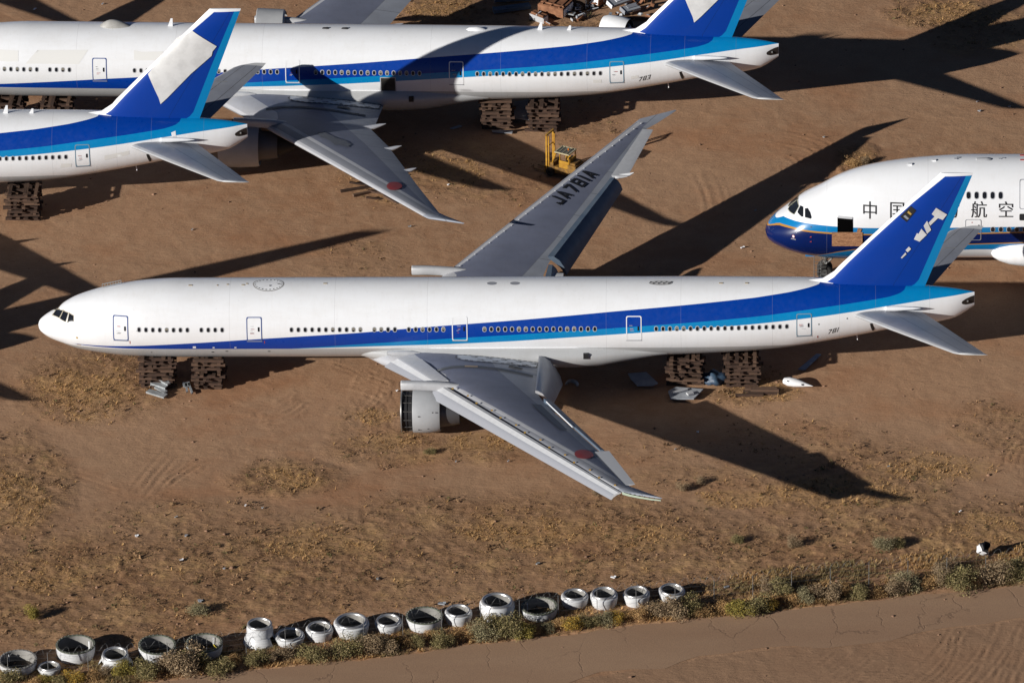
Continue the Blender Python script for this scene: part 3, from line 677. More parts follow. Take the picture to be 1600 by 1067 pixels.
        for xx, zz in ((30.2,-2.75),(30.2,-4.0),(31.3,-2.4),(30.9,-3.9)): b.box((xx, -11.30 if zz > -3.5 else -11.12, zz), (.12,.06,.05))
        b.build('cowl_latch', m_dark, root, False)
        # yellow tie-down cleats along the slat hinge line
        b = MB()
        for k in range(14):
            t = (k+.35)/14; x_ = 32.5+(46.2-32.5)*t; y_ = -9.9-(31.0-9.9)*t; b.box((x_+.25*(k%2), y_, zw(y_)+.05), (.16,.12,.06))
        b.build('hinge_cleat', newmat('cleat_amber', (.45,.27,.05), .5), ws[-1], False)
        b = MB()
        for k in range(26):
            t = (k+.5)/26; x_ = 31.9+(46.4-31.9)*t; y_ = 9.6+(30.7-9.6)*t; b.box((x_+.42, y_, zw(y_)-.02+.12), (.07,.07,.05))
        b.build('wing_bolt', m_white, ws[1], False)
        # torn leading edge of the near wingtip, green primer showing
        b = MB(); P_ = [(46.45,-31.2),(47.1,-31.6),(47.9,-31.95),(48.7,-32.25),(49.35,-32.42)]
        for i in range(len(P_)-1):
            (a, c_), (d_, e_) = P_[i], P_[i+1]; z_ = zw(31.5)
            b.add([(a-.1,c_-.12,z_+.0),(d_-.1,e_-.12,z_+.0),(d_-.05,e_-.16,z_-.18+i*.03),(a-.05,c_-.16,z_-.20+i*.03)], [(0,1,2,3)], 0)
        for k in range(7): b.box((46.9+.38*k, -31.52-.15*k, zw(31.5)-.10), (.09,.05,.16), mi=1)
        b.build('torn_leading_edge', [m_primer, m_dark], ws[-1], False)
        # near wing trailing edge: hanging inboard flap, open outboard flap bay, raised aileron
        fl_prof = [(0,.05),(.35,.0),(.85,-.35),(1.3,-1.0),(1.65,-1.75),(1.82,-2.5),(1.70,-2.5),(1.4,-1.7),(1.0,-1.0),(.6,-.55),(0,-.25)]
        slab_along((39.25,-3.5,zw(3.5)-.05), (39.2,-10.6,zw(10.6)-.12), fl_prof, [m_grey], 'flap', root)
        slab_along((39.9,-12.2,zw(12.2)-.12), (44.5,-22.7,zw(22.7)-.08), [(0,.02),(.25,.0),(.75,-.35),(1.15,-1.0),(1.1,-1.15),(.5,-.6),(0,-.3)], [m_flap], 'flap', root)
        decal('spoiler_bay', [[(39.75,13.2),(41.9,18.6),(41.35,18.75),(39.0,13.3)]], wmapn(ws, kind), newmat('open_bay', (.05,.07,.105), .6), ws[-1], .3)
        b = MB()
        b.tube([(40.15,-13.0,zw(13)-.06),(42.3,-18.2,zw(18.2)-.06)], .045, 6); b.build('spoiler_edge_strip', m_white, ws[-1])
        slab_along((44.35,-23.1,zw(23.1)-.13), (46.75,-29.7,zw(29.7)-.10), [(-.25,.05),(.45,.10),(.85,.12),(.85,.08),(.5,.0),(0,-.12)], [m_frame], 'aileron', root)
        # far wing: outboard flap hanging, flaperon, raised spoiler edge
        slab_along((39.75,11.5,zw(11.5)-.06), (44.4,22.6,zw(22.6)-.04), [(-.25,.02),(.25,.0),(.70,-.35),(1.05,-.95),(1.25,-1.6),(1.15,-1.65),(.75,-1.0),(.3,-.55),(0,-.3)], [m_flap], 'flap', root)
        slab_along((39.3,7.9,zw(7.9)-.08), (39.6,10.4,zw(10.4)-.08), [(0,.05),(.5,.0),(.95,-.5),(1.3,-1.4),(1.2,-1.5),(.7,-.9),(0,-.3)], [m_flap], 'flap', root)
        slab_along((39.3,3.4,zw(3.4)-.05), (39.25,7.7,zw(7.7)-.08), fl_prof, [m_grey], 'flap', root)
        slab_along((44.45,23.0,zw(23)-.10), (46.8,29.7,zw(29.7)-.08), [(-.15,.04),(.75,.0),(1.15,-.06),(1.15,-.09),(.7,-.18),(0,-.2)], [m_slat], 'aileron', root)
        b = MB(); b.tube([(44.6,23.15,zw(23)-.3),(45.7,23.3,zw(23)-.15),(46.1,23.35,zw(23)+.0)], [.22,.15,.04], 8); b.build('flap_track_fairing', m_white, root)
        b = MB(); V_ = MB(); b.box((40.35,9.3,zw(9.3)-.5),(.9,.5,.5)); b.build('flap_track_fairing', m_slat, root)
    else:
        for s_ in (-1, 1):
            for xx, yy, L_ in ((40.1,9.4,1.2),(42.0,14.6,1.0),(43.7,19.8,.9)):
                b = MB(); b.tube([(xx-3.2,s_*yy,zw(yy)-.75),(xx-1.6,s_*yy,zw(yy)-.72),(xx,s_*yy,zw(yy)-.45),(xx+L_*.6,s_*yy,zw(yy)-.22),(xx+L_,s_*yy,zw(yy)-.08)], [.05,.24,.22,.13,.02], 10); b.build('flap_track_fairing', m_slat2, root)
    return root
def wmapn(ws, kind):
    A_ = wing_stations(True, False); ys = [a[0] for a in A_]
    def f(x_, y_):
        y_ = abs(y_); xl = np.interp(y_, ys, [a[1] for a in A_]); xt = np.interp(y_, ys, [a[2] for a in A_]); z = np.interp(y_, ys, [a[3] for a in A_]); th = np.interp(y_, ys, [a[4] for a in A_])
        t = min(max((x_-xl)/(xt-xl), 0), 1); q = 5*(.2969*math.sqrt(t)-.126*t-.3516*t*t+.2843*t**3-.1036*t**4); return (x_, -y_, float(z-th*.45+q*th*1.1+.07))
    return f
airliner(0, 0, 0, -.1, '781', 'complete white airliner in the middle with JA781A on its far wing', 'main')
airliner(-58.361, 28.721, -.0012, 0, None, 'white airliner at upper left with a big white patch on its blue fin', 'left')
airliner(-15.455, 43.841, -.031, 0, '783', 'long white airliner along the top, numbered 783 near its tail', 'north')
airliner(-94.1, -7.7, 0, 0, None, 'stored airliner beyond the left edge whose fin shadow falls behind the nose', 'plain')
airliner(-67., 81., 0, 0, None, 'stored airliner beyond the upper left corner whose wing shadow shows there', 'plain')

# ------------------------------------------------------------------ double-deck jumbo on the right
JX, JY, JZ = 56.7, 17.0, 6.4
NAVY = (.003,.012,.085); JB = (.003,.17,.42); ORG = (.42,.20,.03)
m_jet = newmat('jumbo_skin_paint', WHITE, .22, coat=.6); n = N(m_jet); n.coords()
jc = lambda pts: n.curve(n.x, pts, 0, 74, -6, 6)
def lt(pts): return n.math('LESS_THAN', n.z, jc(pts))
c = n.mix(lt([(0,-1.4),(.6,-1.05),(.98,-.87),(1.38,-.59),(1.92,-.48),(2.72,-.35),(3.72,-.29),(5.66,-.23),(8.3,-.22),(14.7,-.16),(20.4,-.06),(60,.3)]), WHITE, JB)
c = n.mix(lt([(0,-1.75),(.47,-1.38),(1.05,-.99),(1.72,-.88),(2.39,-.80),(3.73,-.79),(5.26,-.75),(8.32,-.75),(17.1,-.62),(20.4,-.51),(60,-.2)]), c, ORG)
c = n.mix(lt([(0,-1.85),(.38,-1.48),(1.05,-1.11),(1.72,-1.01),(2.39,-.93),(3.73,-.92),(5.26,-.88),(8.32,-.87),(17.1,-.74),(20.4,-.62),(60,-.3)]), c, NAVY)
c = n.mix(lt([(0,-5.5),(3.4,-3.7),(4.0,-3.34),(5.73,-2.64),(7.1,-2.3),(10,-2.0),(16.8,-1.72),(19.3,-1.60),(60,-1.2)]), c, ORG)
c = n.mix(lt([(0,-5.5),(3.6,-3.7),(4.4,-3.22),(5.73,-2.74),(7.1,-2.40),(10,-2.1),(16.8,-1.82),(19.3,-1.72),(60,-1.4)]), c, JB)
c = n.mix(lt([(0,-6),(4.5,-4.2),(7,-3.5),(10,-3.0),(13,-2.65),(16.6,-2.40),(60,-2.2)]), c, WHITE)
c = stringers(n, c, (4.9, 12.9, 20.9, 28)); n.base(weather(n, c, .05)); m_jet.node_tree.nodes['Principled BSDF'].inputs['Coat Roughness'].default_value = .08
jet = empty('jumbo_jet', (JX, JY, 0), 0, 'huge white jet with navy nose and plywood over its open door', 'airliner')
def jl(o): o.location = (0, 0, JZ); return o
V, F = body_mesh(PA, 70.5); jl(mesh('fuselage', V, F, m_jet, jet))
J = lambda off=.02, s_=-1: skin(PA, off, s_)
b = MB()
for p, rr in (([(1.82,-.22),(2.10,.08),(2.52,.44),(2.66,.36),(2.45,.08),(2.30,-.12)],0),([(2.56,.08),(2.62,.22),(2.80,.46),(3.02,.50),(3.02,.04),(2.90,-.02)],1),([(3.16,.03),(3.16,.48),(3.38,.56),(3.58,.40),(3.69,.14),(3.64,.03)],1)):
    for s_ in (-1, 1):
        L_ = dens(p, .12)
        if rr == 0 and s_ < 0 or s_ > 0:
            cx_ = sum(q[0] for q in L_)/len(L_); cz_ = sum(q[1] for q in L_)/len(L_); patch(b, [(cx_+(q[0]-cx_)*1.12, cz_+(q[1]-cz_)*1.12) for q in L_], J(.015, s_), 1)
        patch(b, L_, J(.025, s_), 0)
jl(b.build('cockpit_window', [m_glass, newmat('pane_seal', (.35,.35,.27), .5)], jet))
def jwin(xs, z0, hw, hh, name='cabin_window'):
    for xx in xs:
        b = MB(); lp = rrect(xx-hw-.04, xx+hw+.04, z0-hh-.04, z0+hh+.04, hw+.03, 4); patch(b, lp, J(.018), 1); patch(b, rrect(xx-hw, xx+hw, z0-hh, z0+hh, hw-.005, 4), J(.028), 0); jl(b.build(name, [m_glass, m_frame], jet))
jwin([16.09+.633*k for k in range(5)], 2.40, .15, .23); jwin([18.03+.635*k for k in range(8)], -.30, .15, .22)
jwin([21.5+.635*k for k in range(10)], 2.45, .15, .23)
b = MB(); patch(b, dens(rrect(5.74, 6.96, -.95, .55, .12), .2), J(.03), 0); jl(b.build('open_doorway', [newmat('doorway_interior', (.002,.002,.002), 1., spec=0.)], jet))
b = MB(); patch(b, dens(rrect(5.76, 6.94, .44, .60, .06), .2), J(.05), 0); jl(b.build('door_header', m_frame, jet))
for x0_, x1_, z0_, z1_ in ((15.85,17.12,-1.35,.58),(20.12,21.35,1.4,3.43)):
    b = MB(); patch(b, dens(rrect(x0_, x1_, z0_, z1_, .14), .2), J(.012), 0, J(.02), .05, 1); d = jl(b.build('door', [m_jet, m_slat2], jet))
b = MB(); patch(b, rrect(16.85, 16.99, -.12, .12, .06, 3), J(.03), 0); b.add([J(.03)(16.35,.28), J(.03)(16.43,.28), J(.03)(16.43,.36), J(.03)(16.35,.36)], [(0,1,2,3)], 1); jl(b.build('door_mark', [m_glass, m_redmark], jet))
b = MB(); patch(b, rrect(20.12, 20.6, .5, 1.05, .1, 3), J(.03), 0); jl(b.build('open_hatch', m_dark, jet))
for ch, xx, zz in (('中',8.30,1.16),('国',10.45,1.22),('南',12.6,1.27),('方',14.76,1.32),('航',16.92,1.36),('空',19.05,1.38)):
    V2, F2 = text_mesh(ch, 1.32); w0 = (min(p[0] for p in V2)+max(p[0] for p in V2))/2; h0 = (min(p[1] for p in V2)+max(p[1] for p in V2))/2
    jl(decal('lettering', [[[(xx+a-w0, zz+(b_-h0)*1.02) for a, b_ in V2], F2]], J(.03), m_black, jet, .2))
b = MB(); P_ = [(2.25+.11*math.cos(a*math.pi/8), -1.49+.12*math.sin(a*math.pi/8)) for a in range(16)]
patch(b, P_, J(.02), 0); patch(b, [(2.25+(p[0]-2.25)*.7, -1.49+(p[1]+1.49)*.7) for p in P_], J(.03), 1)
b.add([J(.03)(2.05,-1.74), J(.03)(2.45,-1.74), J(.03)(2.42,-1.66), J(.03)(2.08,-1.66)], [(0,1,2,3)], 2)
for q in ((3.62,-1.30),(3.62,-1.72)): b.add([J(.03)(q[0]-.06,q[1]-.05), J(.03)(q[0]+.08,q[1]+.0), J(.03)(q[0]+.06,q[1]+.08), J(.03)(q[0]-.05,q[1]+.03)], [(0,1,2,3)], 0)
b.add([J(.03)(3.6,-.55), J(.03)(3.7,-.55), J(.03)(3.7,-.48), J(.03)(3.6,-.48)], [(0,1,2,3)], 3)
jl(b.build('nose_emblem', [m_redmark, m_white, m_slat2, m_black], jet))
# roof fittings
b = MB()
for xx, yy in ((11.5,-.5),(13.4,-.2)): b.box((xx, yy, float(sec(PA, xx)[0]+sec(PA, xx)[1])+.02), (.3,.2,.14))
jl(b.build('roof_antenna', m_white, jet, False))
b = MB(); b.lathe([(0,.02),(.15,.25),(.9,.3),(1.3,.24),(1.55,.03)], (16.6,-.25,4.08), seg=18); jl(b.build('roof_fairing', m_frame, jet))
b = MB()
for xx, yy in ((18.6,-.2),(18.9,-.1),(15.1,-.2),(15.3,0)): b.box((xx, yy, 4.27), (.22,.1,.06))
for yy in (.45,-.35): b.box((20.5, yy, 4.25), (.6,.12,.08), mi=1)
jl(b.build('roof_marks', [m_slat2, m_redmark], jet, False))
# belly fairing at the wing root
b = MB(); V = []; F = []; st = [(17.85,.12),(17.90,.40),(18.1,.68),(18.6,.95),(19.4,1.18),(20.8,1.35),(26,1.7),(40,1.7),(44,.2)]
for xx, r_ in st:
    for k in range(28): a = 2*math.pi*k/28; V.append((xx, -1.9+2.1*math.cos(a)*r_/1.35 if xx < 21 else 3.9*math.cos(a), -2.75+r_*math.sin(a)+(.0)))
for i in range(len(st)-1):
    for k in range(28): F.append((i*28+k, i*28+(k+1)%28, (i+1)*28+(k+1)%28, (i+1)*28+k))
I = [0 if f[0]//28 < 5 else 1 for f in F]
jl(mesh('belly_fairing', V, F, [m_white, newmat('fairing_navy', (.02,.035,.08), .4)], jet, True, I))
for s_ in (-1, 1):
    S = [(2, 24, 42, -2.4, 2.2), (10, 31, 44.5, -1.6, 1.6), (39, 55, 60.0, 2.2, .4)]
    V, F = loft(S, s_); jl(mesh('wing', V, F, m_grey, jet))
# nose gear
b = MB(); b.tube([(4.75,0,-6.4+.65),(4.85,0,-3.6)], .13, 10, 1); b.tube([(4.85,-.1,-5.2),(6.1,-.1,-3.9)], .07, 8, 1); b.tube([(4.75,-.5,-5.75),(4.75,.5,-5.75)], .09, 8, 1)
for q in range(10): b.tube([(4.6+rng.uniform(-.2,.5), rng.uniform(-.4,.4), -5.1+rng.uniform(-.3,.9)), (4.9+rng.uniform(-.3,.6), rng.uniform(-.4,.4), -4.6+rng.uniform(-.3,.9))], .035, 5, 1)
b.box((4.9,-.35,-4.15), (1.3,.05,.28), mi=2); b.box((5.0,-.45,-4.4), (.25,.12,.2), mi=1)
jl(b.build('nose_gear', [m_black, m_metal, m_redmark], jet))
for yy in (-.42,.42):
    b = MB(); b.lathe([(-.19,.30),(-.2,.52),(-.13,.62),(.13,.62),(.2,.52),(.19,.30)], (0,0,0), seg=28); b.lathe([(-.15,.05),(-.17,.30),(.17,.30),(.15,.05)], (0,0,0), seg=20, mi=1)
    o = b.build('wheel', [simple_noise_mat('tyre_rubber', (.012,.012,.012), (.03,.028,.026), 6, .8), m_metal], jet); o.rotation_euler = (0,0,math.pi/2); o.location = (4.75, yy, .62)
b = MB(); b.box((3.6,-.75,-3.95), (.8,.06,.5), mi=0); jl(b.build('gear_door', simple_noise_mat('gear_door_blue', (.004,.16,.4), (.01,.2,.45), 2), jet))
# boarding steps frame at the gear, the plywood sheet over the doorway
t_ = empty('service_ladder', (JX+3.9, JY-1.0, 0), 0, 'thin metal ladder standing beside the jumbo nose wheels', 'ladder')
b = MB(); [b.tube([(xx,0,0),(xx,.15,2.3)], .03, 6) for xx in (0,.55)]; b.build('rail', m_metal, t_); b = MB()
for k in range(7): b.tube([(0,.02*k,.3+.3*k),(.55,.02*k,.3+.3*k)], .022, 6)
b.build('rung', m_metal, t_)
b = MB(); b.box((0,0,0), (2.42,.03,1.28)); b.box((.95,.02,.80), (.30,.03,.36), Matrix.Rotation(.3,3,'Y'))
m_ply = newmat('osb_plywood', (.4,.2,.1), .8); n = N(m_ply); n.coords(); f = n.noise(7, 5, .7, stretch=(.35, 1, 1.3), dist=1.5); n.base(n.mix(n.ramp(f, .38, .62), (.19,.085,.04), (.48,.25,.13))); n.bump(f, .3, .01)
o = b.build('plywood_board', m_ply, None, False); o.location = (JX+6.52, JY-3.53, JZ-1.22); o.rotation_euler = (R(4),0,0)
tag(o, 'reddish plywood sheet covering the lower half of the open jumbo doorway', 'board')

# ------------------------------------------------------------------ ground
_ns = {}
def vnoise(x, y, scale, seed=0):
    k = (seed,)
    if k not in _ns: _ns[k] = np.random.default_rng(1000+seed).random((512, 512))
    T_ = _ns[k]; gx = x*scale+137.3; gy = y*scale+91.7; ix = np.floor(gx).astype(int); iy = np.floor(gy).astype(int); fx = gx-ix; fy = gy-iy
    fx = fx*fx*(3-2*fx); fy = fy*fy*(3-2*fy); a = T_[ix%512, iy%512]; b_ = T_[(ix+1)%512, iy%512]; c_ = T_[ix%512, (iy+1)%512]; d_ = T_[(ix+1)%512, (iy+1)%512]
    return (a*(1-fx)+b_*fx)*(1-fy)+(c_*(1-fx)+d_*fx)*fy
def fbm(x, y, scale, oct=4, seed=0, gain=.5):
    s_ = 0; a = 1; t = 0
    for i in range(oct): s_ = s_+a*vnoise(x, y, scale*2.03**i, seed+i); t += a; a *= gain
    return s_/t
# rough scrubby patches: (u, v, half width, half height, weight) on the photograph's ground
ROUGH = [(150,610,90,45,.9),(30,770,60,70,.8),(440,750,70,22,.9),(640,700,90,25,.8),(690,640,60,20,.8),(760,705,70,18,.6),(130,930,240,60,1.),(430,900,260,70,.95),(780,850,260,60,.85),(1100,870,300,60,.9),(1330,760,190,60,.85),(1480,840,200,60,1.),(1120,750,90,20,.5),(1180,600,50,25,.8),(1150,620,40,15,.7),(560,420,60,20,.25),(740,270,110,40,.55),(900,190,60,30,.5),(600,270,60,45,.5),(1480,25,90,22,1.),(1530,60,60,20,.7),(690,20,60,25,.8),(880,60,120,30,.8),(1340,250,30,20,.9),(1020,700,60,20,.2),(860,650,50,20,.25),(540,390,50,14,.4),(200,880,200,40,.7),(1560,680,60,40,.5),(300,820,120,30,.5),(1230,700,120,40,.45),(560,660,40,30,.4)]
def rough_at(X, Y):
    u, v = PXY(X, Y); d = np.zeros_like(u)
    wob = (fbm(X, Y, .12, 4, 20)-.5)
    for a, b_, ru, rv, wt in ROUGH:
        q = ((u-a)/ru)**2+((v-b_)/rv)**2; d = np.maximum(d, wt*np.clip(1.35-q*.6+wob*1.6, 0, 1))
    band = np.clip((v-800)/70, 0, 1)*np.clip((fbm(X, Y, .10, 3, 30)-.28)*4, 0, 1)
    d = np.maximum(d, band*.9)
    return np.clip(d, 0, 1), u, v
ROADTOP = [(-900,1195),(0,1096),(249,1064),(381,1048),(517,1035),(609,1027),(727,1008.6),(842,997),(989,977),(1120,964),(1225,953),(1412,932),(1537,922),(1600,914),(2600,800)]
ROADBOT = [(-900,1350),(0,1230),(500,1120),(900,1062),(1100,1028),(1225,1012),(1381,997),(1506,980),(1600,968),(2600,850)]
rt_u, rt_v = np.array(ROADTOP).T; rb_u, rb_v = np.array(ROADBOT).T
xs = np.concatenate([-3000+np.linspace(0,1,14)**.6*2960, np.arange(-30,-9,1.), np.arange(-9,83,.19), np.arange(83,120,1.5), 120+np.linspace(0,1,14)[1:]**2*3000])
ys = np.concatenate([-560+np.linspace(0,1,10)**.7*470, np.arange(-88,-52,1.5), np.arange(-52,76,.22), np.arange(76,120,1.5), 120+np.linspace(0,1,16)[1:]**2*5000])
X, Y = np.meshgrid(xs, ys, indexing='ij')
rg, u_, v_ = rough_at(X, Y)
onroad = (v_ > np.interp(u_, rt_u, rt_v)) & (v_ < np.interp(u_, rb_u, rb_v))
below = v_ > np.interp(u_, rb_u, rb_v)
inner = (X > -25) & (X < 95) & (Y > -70) & (Y < 95)
rg = rg*(~onroad)*(~below)*inner
Z = (fbm(X, Y, .25, 3, 1)-.5)*.05+(fbm(X, Y, 1.3, 3, 5)-.5)*.035
lump = np.clip(fbm(X, Y, 2.1, 2, 9, .6)-.45, 0, 1)
Z = Z+rg*(lump*.24+(fbm(X, Y, .4, 2, 14)-.5)*.07)
# wheel ruts and scraped arcs
def groove(P, wd=.16, dp=.05, cols=1, gap=.0):
    global Z
    P = np.array([G(*p)[:2] for p in P]); m_ = (X > P[:,0].min()-3) & (X < P[:,0].max()+3) & (Y > P[:,1].min()-3) & (Y < P[:,1].max()+3)
    x_ = X[m_]; y_ = Y[m_]; best = np.full(x_.shape, 9.)
    for i in range(len(P)-1):
        a = P[i]; b_ = P[i+1]; ab = b_-a; t = np.clip(((x_-a[0])*ab[0]+(y_-a[1])*ab[1])/(ab@ab), 0, 1); dx = x_-a[0]-t*ab[0]; dy = y_-a[1]-t*ab[1]
        best = np.minimum(best, np.hypot(dx, dy))
    z_ = -dp*np.exp(-(best/wd)**2)+dp*.8*np.exp(-((best-wd*1.9)/wd)**2)
    Z[m_] += z_*(.5+fbm(x_, y_, .8, 2, 44))
def arcs(u0, v0, du, dv, k, length, bend, sp, dp=.05, seed=3):
    r_ = np.random.default_rng(seed); L_ = math.hypot(du, dv); tu, tv = du/L_, dv/L_
    for i in range(k):
        ou = u0-tv*sp*i*1.0+r_.normal(0, 2); ov = v0+tu*sp*i*.5+r_.normal(0, 1); l_ = length*r_.uniform(.5, 1.1); P = []
        for q in range(9): t = q/8-.5; P.append((ou+tu*l_*t-tv*bend*t*t*4, ov+tv*l_*t+tu*bend*t*t*4*.5))
        groove(P, .12, dp*.5)
arcs(590,592,60,22,7,60,4,9,.09,1); arcs(430,632,60,-30,9,70,-4,6,.08,2); arcs(620,640,20,50,5,70,5,14,.05,3)
arcs(230,735,50,-60,4,80,2,14,.05,4); arcs(275,735,40,-25,6,70,2,5,.05,5); arcs(120,735,100,30,3,200,6,14,.04,6)
arcs(1330,255,50,60,7,100,12,16,.07,7); arcs(1270,215,60,20,4,140,8,15,.04,8); arcs(1440,1040,60,-50,14,260,-40,16,.06,9)
arcs(1260,1040,60,-30,8,180,-16,16,.04,10); arcs(1130,300,20,60,5,90,6,8,.05,11); arcs(600,620,-30,50,4,80,8,10,.05,12)
arcs(420,820,160,40,4,200,6,10,.04,13); arcs(1560,690,30,-40,7,80,10,12,.06,14); arcs(1540,290,80,30,3,140,10,14,.04,15); arcs(760,620,30,-30,3,60,4,7,.04,16); arcs(560,570,60,30,6,60,6,6,.06,17)
arcs(900,480,10,4,2,10,1,3,.01,18); arcs(250,400,100,20,3,160,9,12,.03,19); arcs(1000,690,150,20,4,200,8,15,.03,20); arcs(560,440,60,-10,3,70,4,6,.05,21); arcs(330,690,180,5,4,240,9,18,.03,22)
Z[onroad] = (Z[onroad]*.15-.0)
Z = Z*np.where(inner, 1, .3)
V = np.stack([X, Y, Z], -1).reshape(-1, 3); nx_, ny_ = X.shape
ii, jj = np.meshgrid(np.arange(nx_-1), np.arange(ny_-1), indexing='ij'); q = (ii*ny_+jj).ravel(); Fq = np.stack([q, q+ny_, q+ny_+1, q+1], -1)
def npmesh(name, V, F, mats, attr=None, smooth=True, vcol=None, midx=None):
    me = bpy.data.meshes.new(name); k = F.shape[1]; me.vertices.add(len(V)); me.vertices.foreach_set('co', np.asarray(V, np.float32).ravel()); me.loops.add(F.size); me.loops.foreach_set('vertex_index', F.ravel().astype(np.int32))
    me.polygons.add(len(F)); me.polygons.foreach_set('loop_start', np.arange(0, F.size, k, dtype=np.int32)); me.update(calc_edges=True)
    for m in (mats if isinstance(mats, (list, tuple)) else [mats]): me.materials.append(m)
    if midx is not None: me.polygons.foreach_set('material_index', midx.astype(np.int32))
    if smooth: me.polygons.foreach_set('use_smooth', np.ones(len(F), bool))
    if vcol is not None:
        a = me.color_attributes.new('tone', 'FLOAT_COLOR', 'POINT'); a.data.foreach_set('color', np.asarray(vcol, np.float32).ravel())
    return bpy.data.objects.new(name, me)
GM = [(130,615,75,38),(470,752,40,14),(440,742,30,10),(30,780,40,45),(620,690,60,16),(760,690,60,14),(590,650,30,14),(1190,612,55,16),(700,270,60,30),(570,250,40,20),(1480,22,60,16),(690,15,50,18),(500,850,90,22),(1330,770,120,30),(1440,730,100,20),(840,830,120,25),(620,300,30,20),(1150,780,60,14),(1540,830,80,25),(60,900,80,30),(1000,840,80,20),(1340,250,25,16)]
def goldmask(x, y):
    u, v = PXY(x, y); g_ = np.zeros_like(u); wob = fbm(x, y, .35, 4, 60)-.5
    for a, b_, ru, rv in GM: g_ = np.maximum(g_, np.clip(1.25-((u-a)/ru)**2-((v-b_)/rv)**2+wob*2.4, 0, 1))
    return g_*(v < np.interp(u, rt_u, rt_v))
vc = np.zeros((V.shape[0], 4), np.float32); vc[:,0] = rg.ravel(); vc[:,1] = onroad.ravel(); vc[:,2] = below.ravel(); vc[:,3] = goldmask(X, Y).ravel()
m_dirt = newmat('desert_dirt', (.3,.17,.11), .95, spec=.2); n = N(m_dirt); n.coords()
at = n.n('ShaderNodeVertexColor', layer_name='tone'); sp = n.n('ShaderNodeSeparateColor'); n.link(at.outputs[0], sp.inputs[0]); rgh = sp.outputs[0]
big = n.noise(.045, 6, .6, dist=.5); fine = n.noise(6., 8, .75); mid = n.noise(.6, 7, .65, dist=.3)
c = n.mix(n.ramp(big, .38, .62), (.355,.192,.104), (.405,.243,.144)); c = n.mix(n.ramp(mid, .35, .68), c, (.45,.272,.160)); c = n.mix(n.math('MULTIPLY', n.ramp(fine, .45, .8), .55), c, (.14,.08,.05))
peb = n.noise(14., 3, .5); c = n.mix(n.math('MULTIPLY', n.ramp(peb, .66, .72), .5), c, (.36,.27,.2)); c = n.mix(n.math('MULTIPLY', n.ramp(peb, .34, .29), .7), c, (.07,.042,.028))
red = n.noise(.09, 4, .6, stretch=(1,1.5,1)); c = n.mix(n.math('MULTIPLY', n.ramp(red, .5, .66), .45), c, (.35,.160,.075))
rc = n.mix(n.ramp(n.noise(1.6, 7, .75), .36, .64), (.155,.080,.038), (.42,.245,.125)); rc = n.mix(n.ramp(n.noise(.28, 5, .65), .5, .64), rc, (.46,.28,.125))
c = n.mix(n.math('MULTIPLY', rgh, n.ramp(n.noise(.9, 6, .7), .3, .6, .25, .95)), c, rc)
c = n.mix(n.math('MULTIPLY', at.outputs['Alpha'], n.ramp(n.noise(1.8, 6, .7), .35, .65, .1, .75)), c, (.46,.275,.12)); c = n.mix(n.math('MULTIPLY', n.math('MULTIPLY', rgh, n.ramp(n.noise(3.2, 5, .7), .52, .62)), .6), c, (.085,.048,.026)); c = n.mix(n.math('MULTIPLY', sp.outputs[2], .7), c, (.30,.182,.110))
n.base(c)
h = n.math('ADD', n.math('MULTIPLY', fine, .22), n.math('MULTIPLY', mid, 1.0)); h = n.math('ADD', h, n.math('MULTIPLY', n.noise(2.2, 5, .6, stretch=(.6, 2.0, 1), dist=.6), .5)); hh = n.math('MULTIPLY', h, n.math('ADD', 1.0, n.math('MULTIPLY', rgh, 1.6))); n.bump(hh, .6, .12)
g = npmesh('dirt_ground', V, Fq, m_dirt, vcol=vc); link(g); g['kind'] = 'structure'
def gz(x, y):
    i = np.clip(np.searchsorted(xs, x), 1, len(xs)-1); j = np.clip(np.searchsorted(ys, y), 1, len(ys)-1); return Z[i-1, j-1]
# road sheet
us = np.linspace(-900, 2600, 140); A_ = []; K = 9
for k in range(K+1):
    t = k/K
    for uu in us:
        vt = np.interp(uu, rt_u, rt_v); vb = np.interp(uu, rb_u, rb_v); wob = ((vnoise(np.array(uu), np.array(3.3), .05, 50)-.5)*5 if k == 0 else (vnoise(np.array(uu), np.array(9.3), .02, 51)-.5)*14 if k == K else 0)
        p = G(uu, vt+(vb-vt)*t+float(wob)); A_.append((p[0], p[1], .020+.012*math.sin(math.pi*t)))
A_ = np.array(A_); nu = len(us); ii, jj = np.meshgrid(np.arange(K), np.arange(nu-1), indexing='ij'); q = (ii*nu+jj).ravel(); Fr = np.stack([q, q+1, q+nu+1, q+nu], -1)[:, ::-1]
m_road = newmat('worn_asphalt', (.16,.12,.1), .9, spec=.25); n = N(m_road); n.coords()
c = n.mix(n.ramp(n.noise(.12, 5, .6, stretch=(.5, 2, 1)), .35, .65), (.335,.205,.125), (.38,.242,.150)); c = n.mix(n.math('MULTIPLY', n.ramp(n.noise(9, 5, .7), .45, .7), .4), c, (.18,.12,.09))
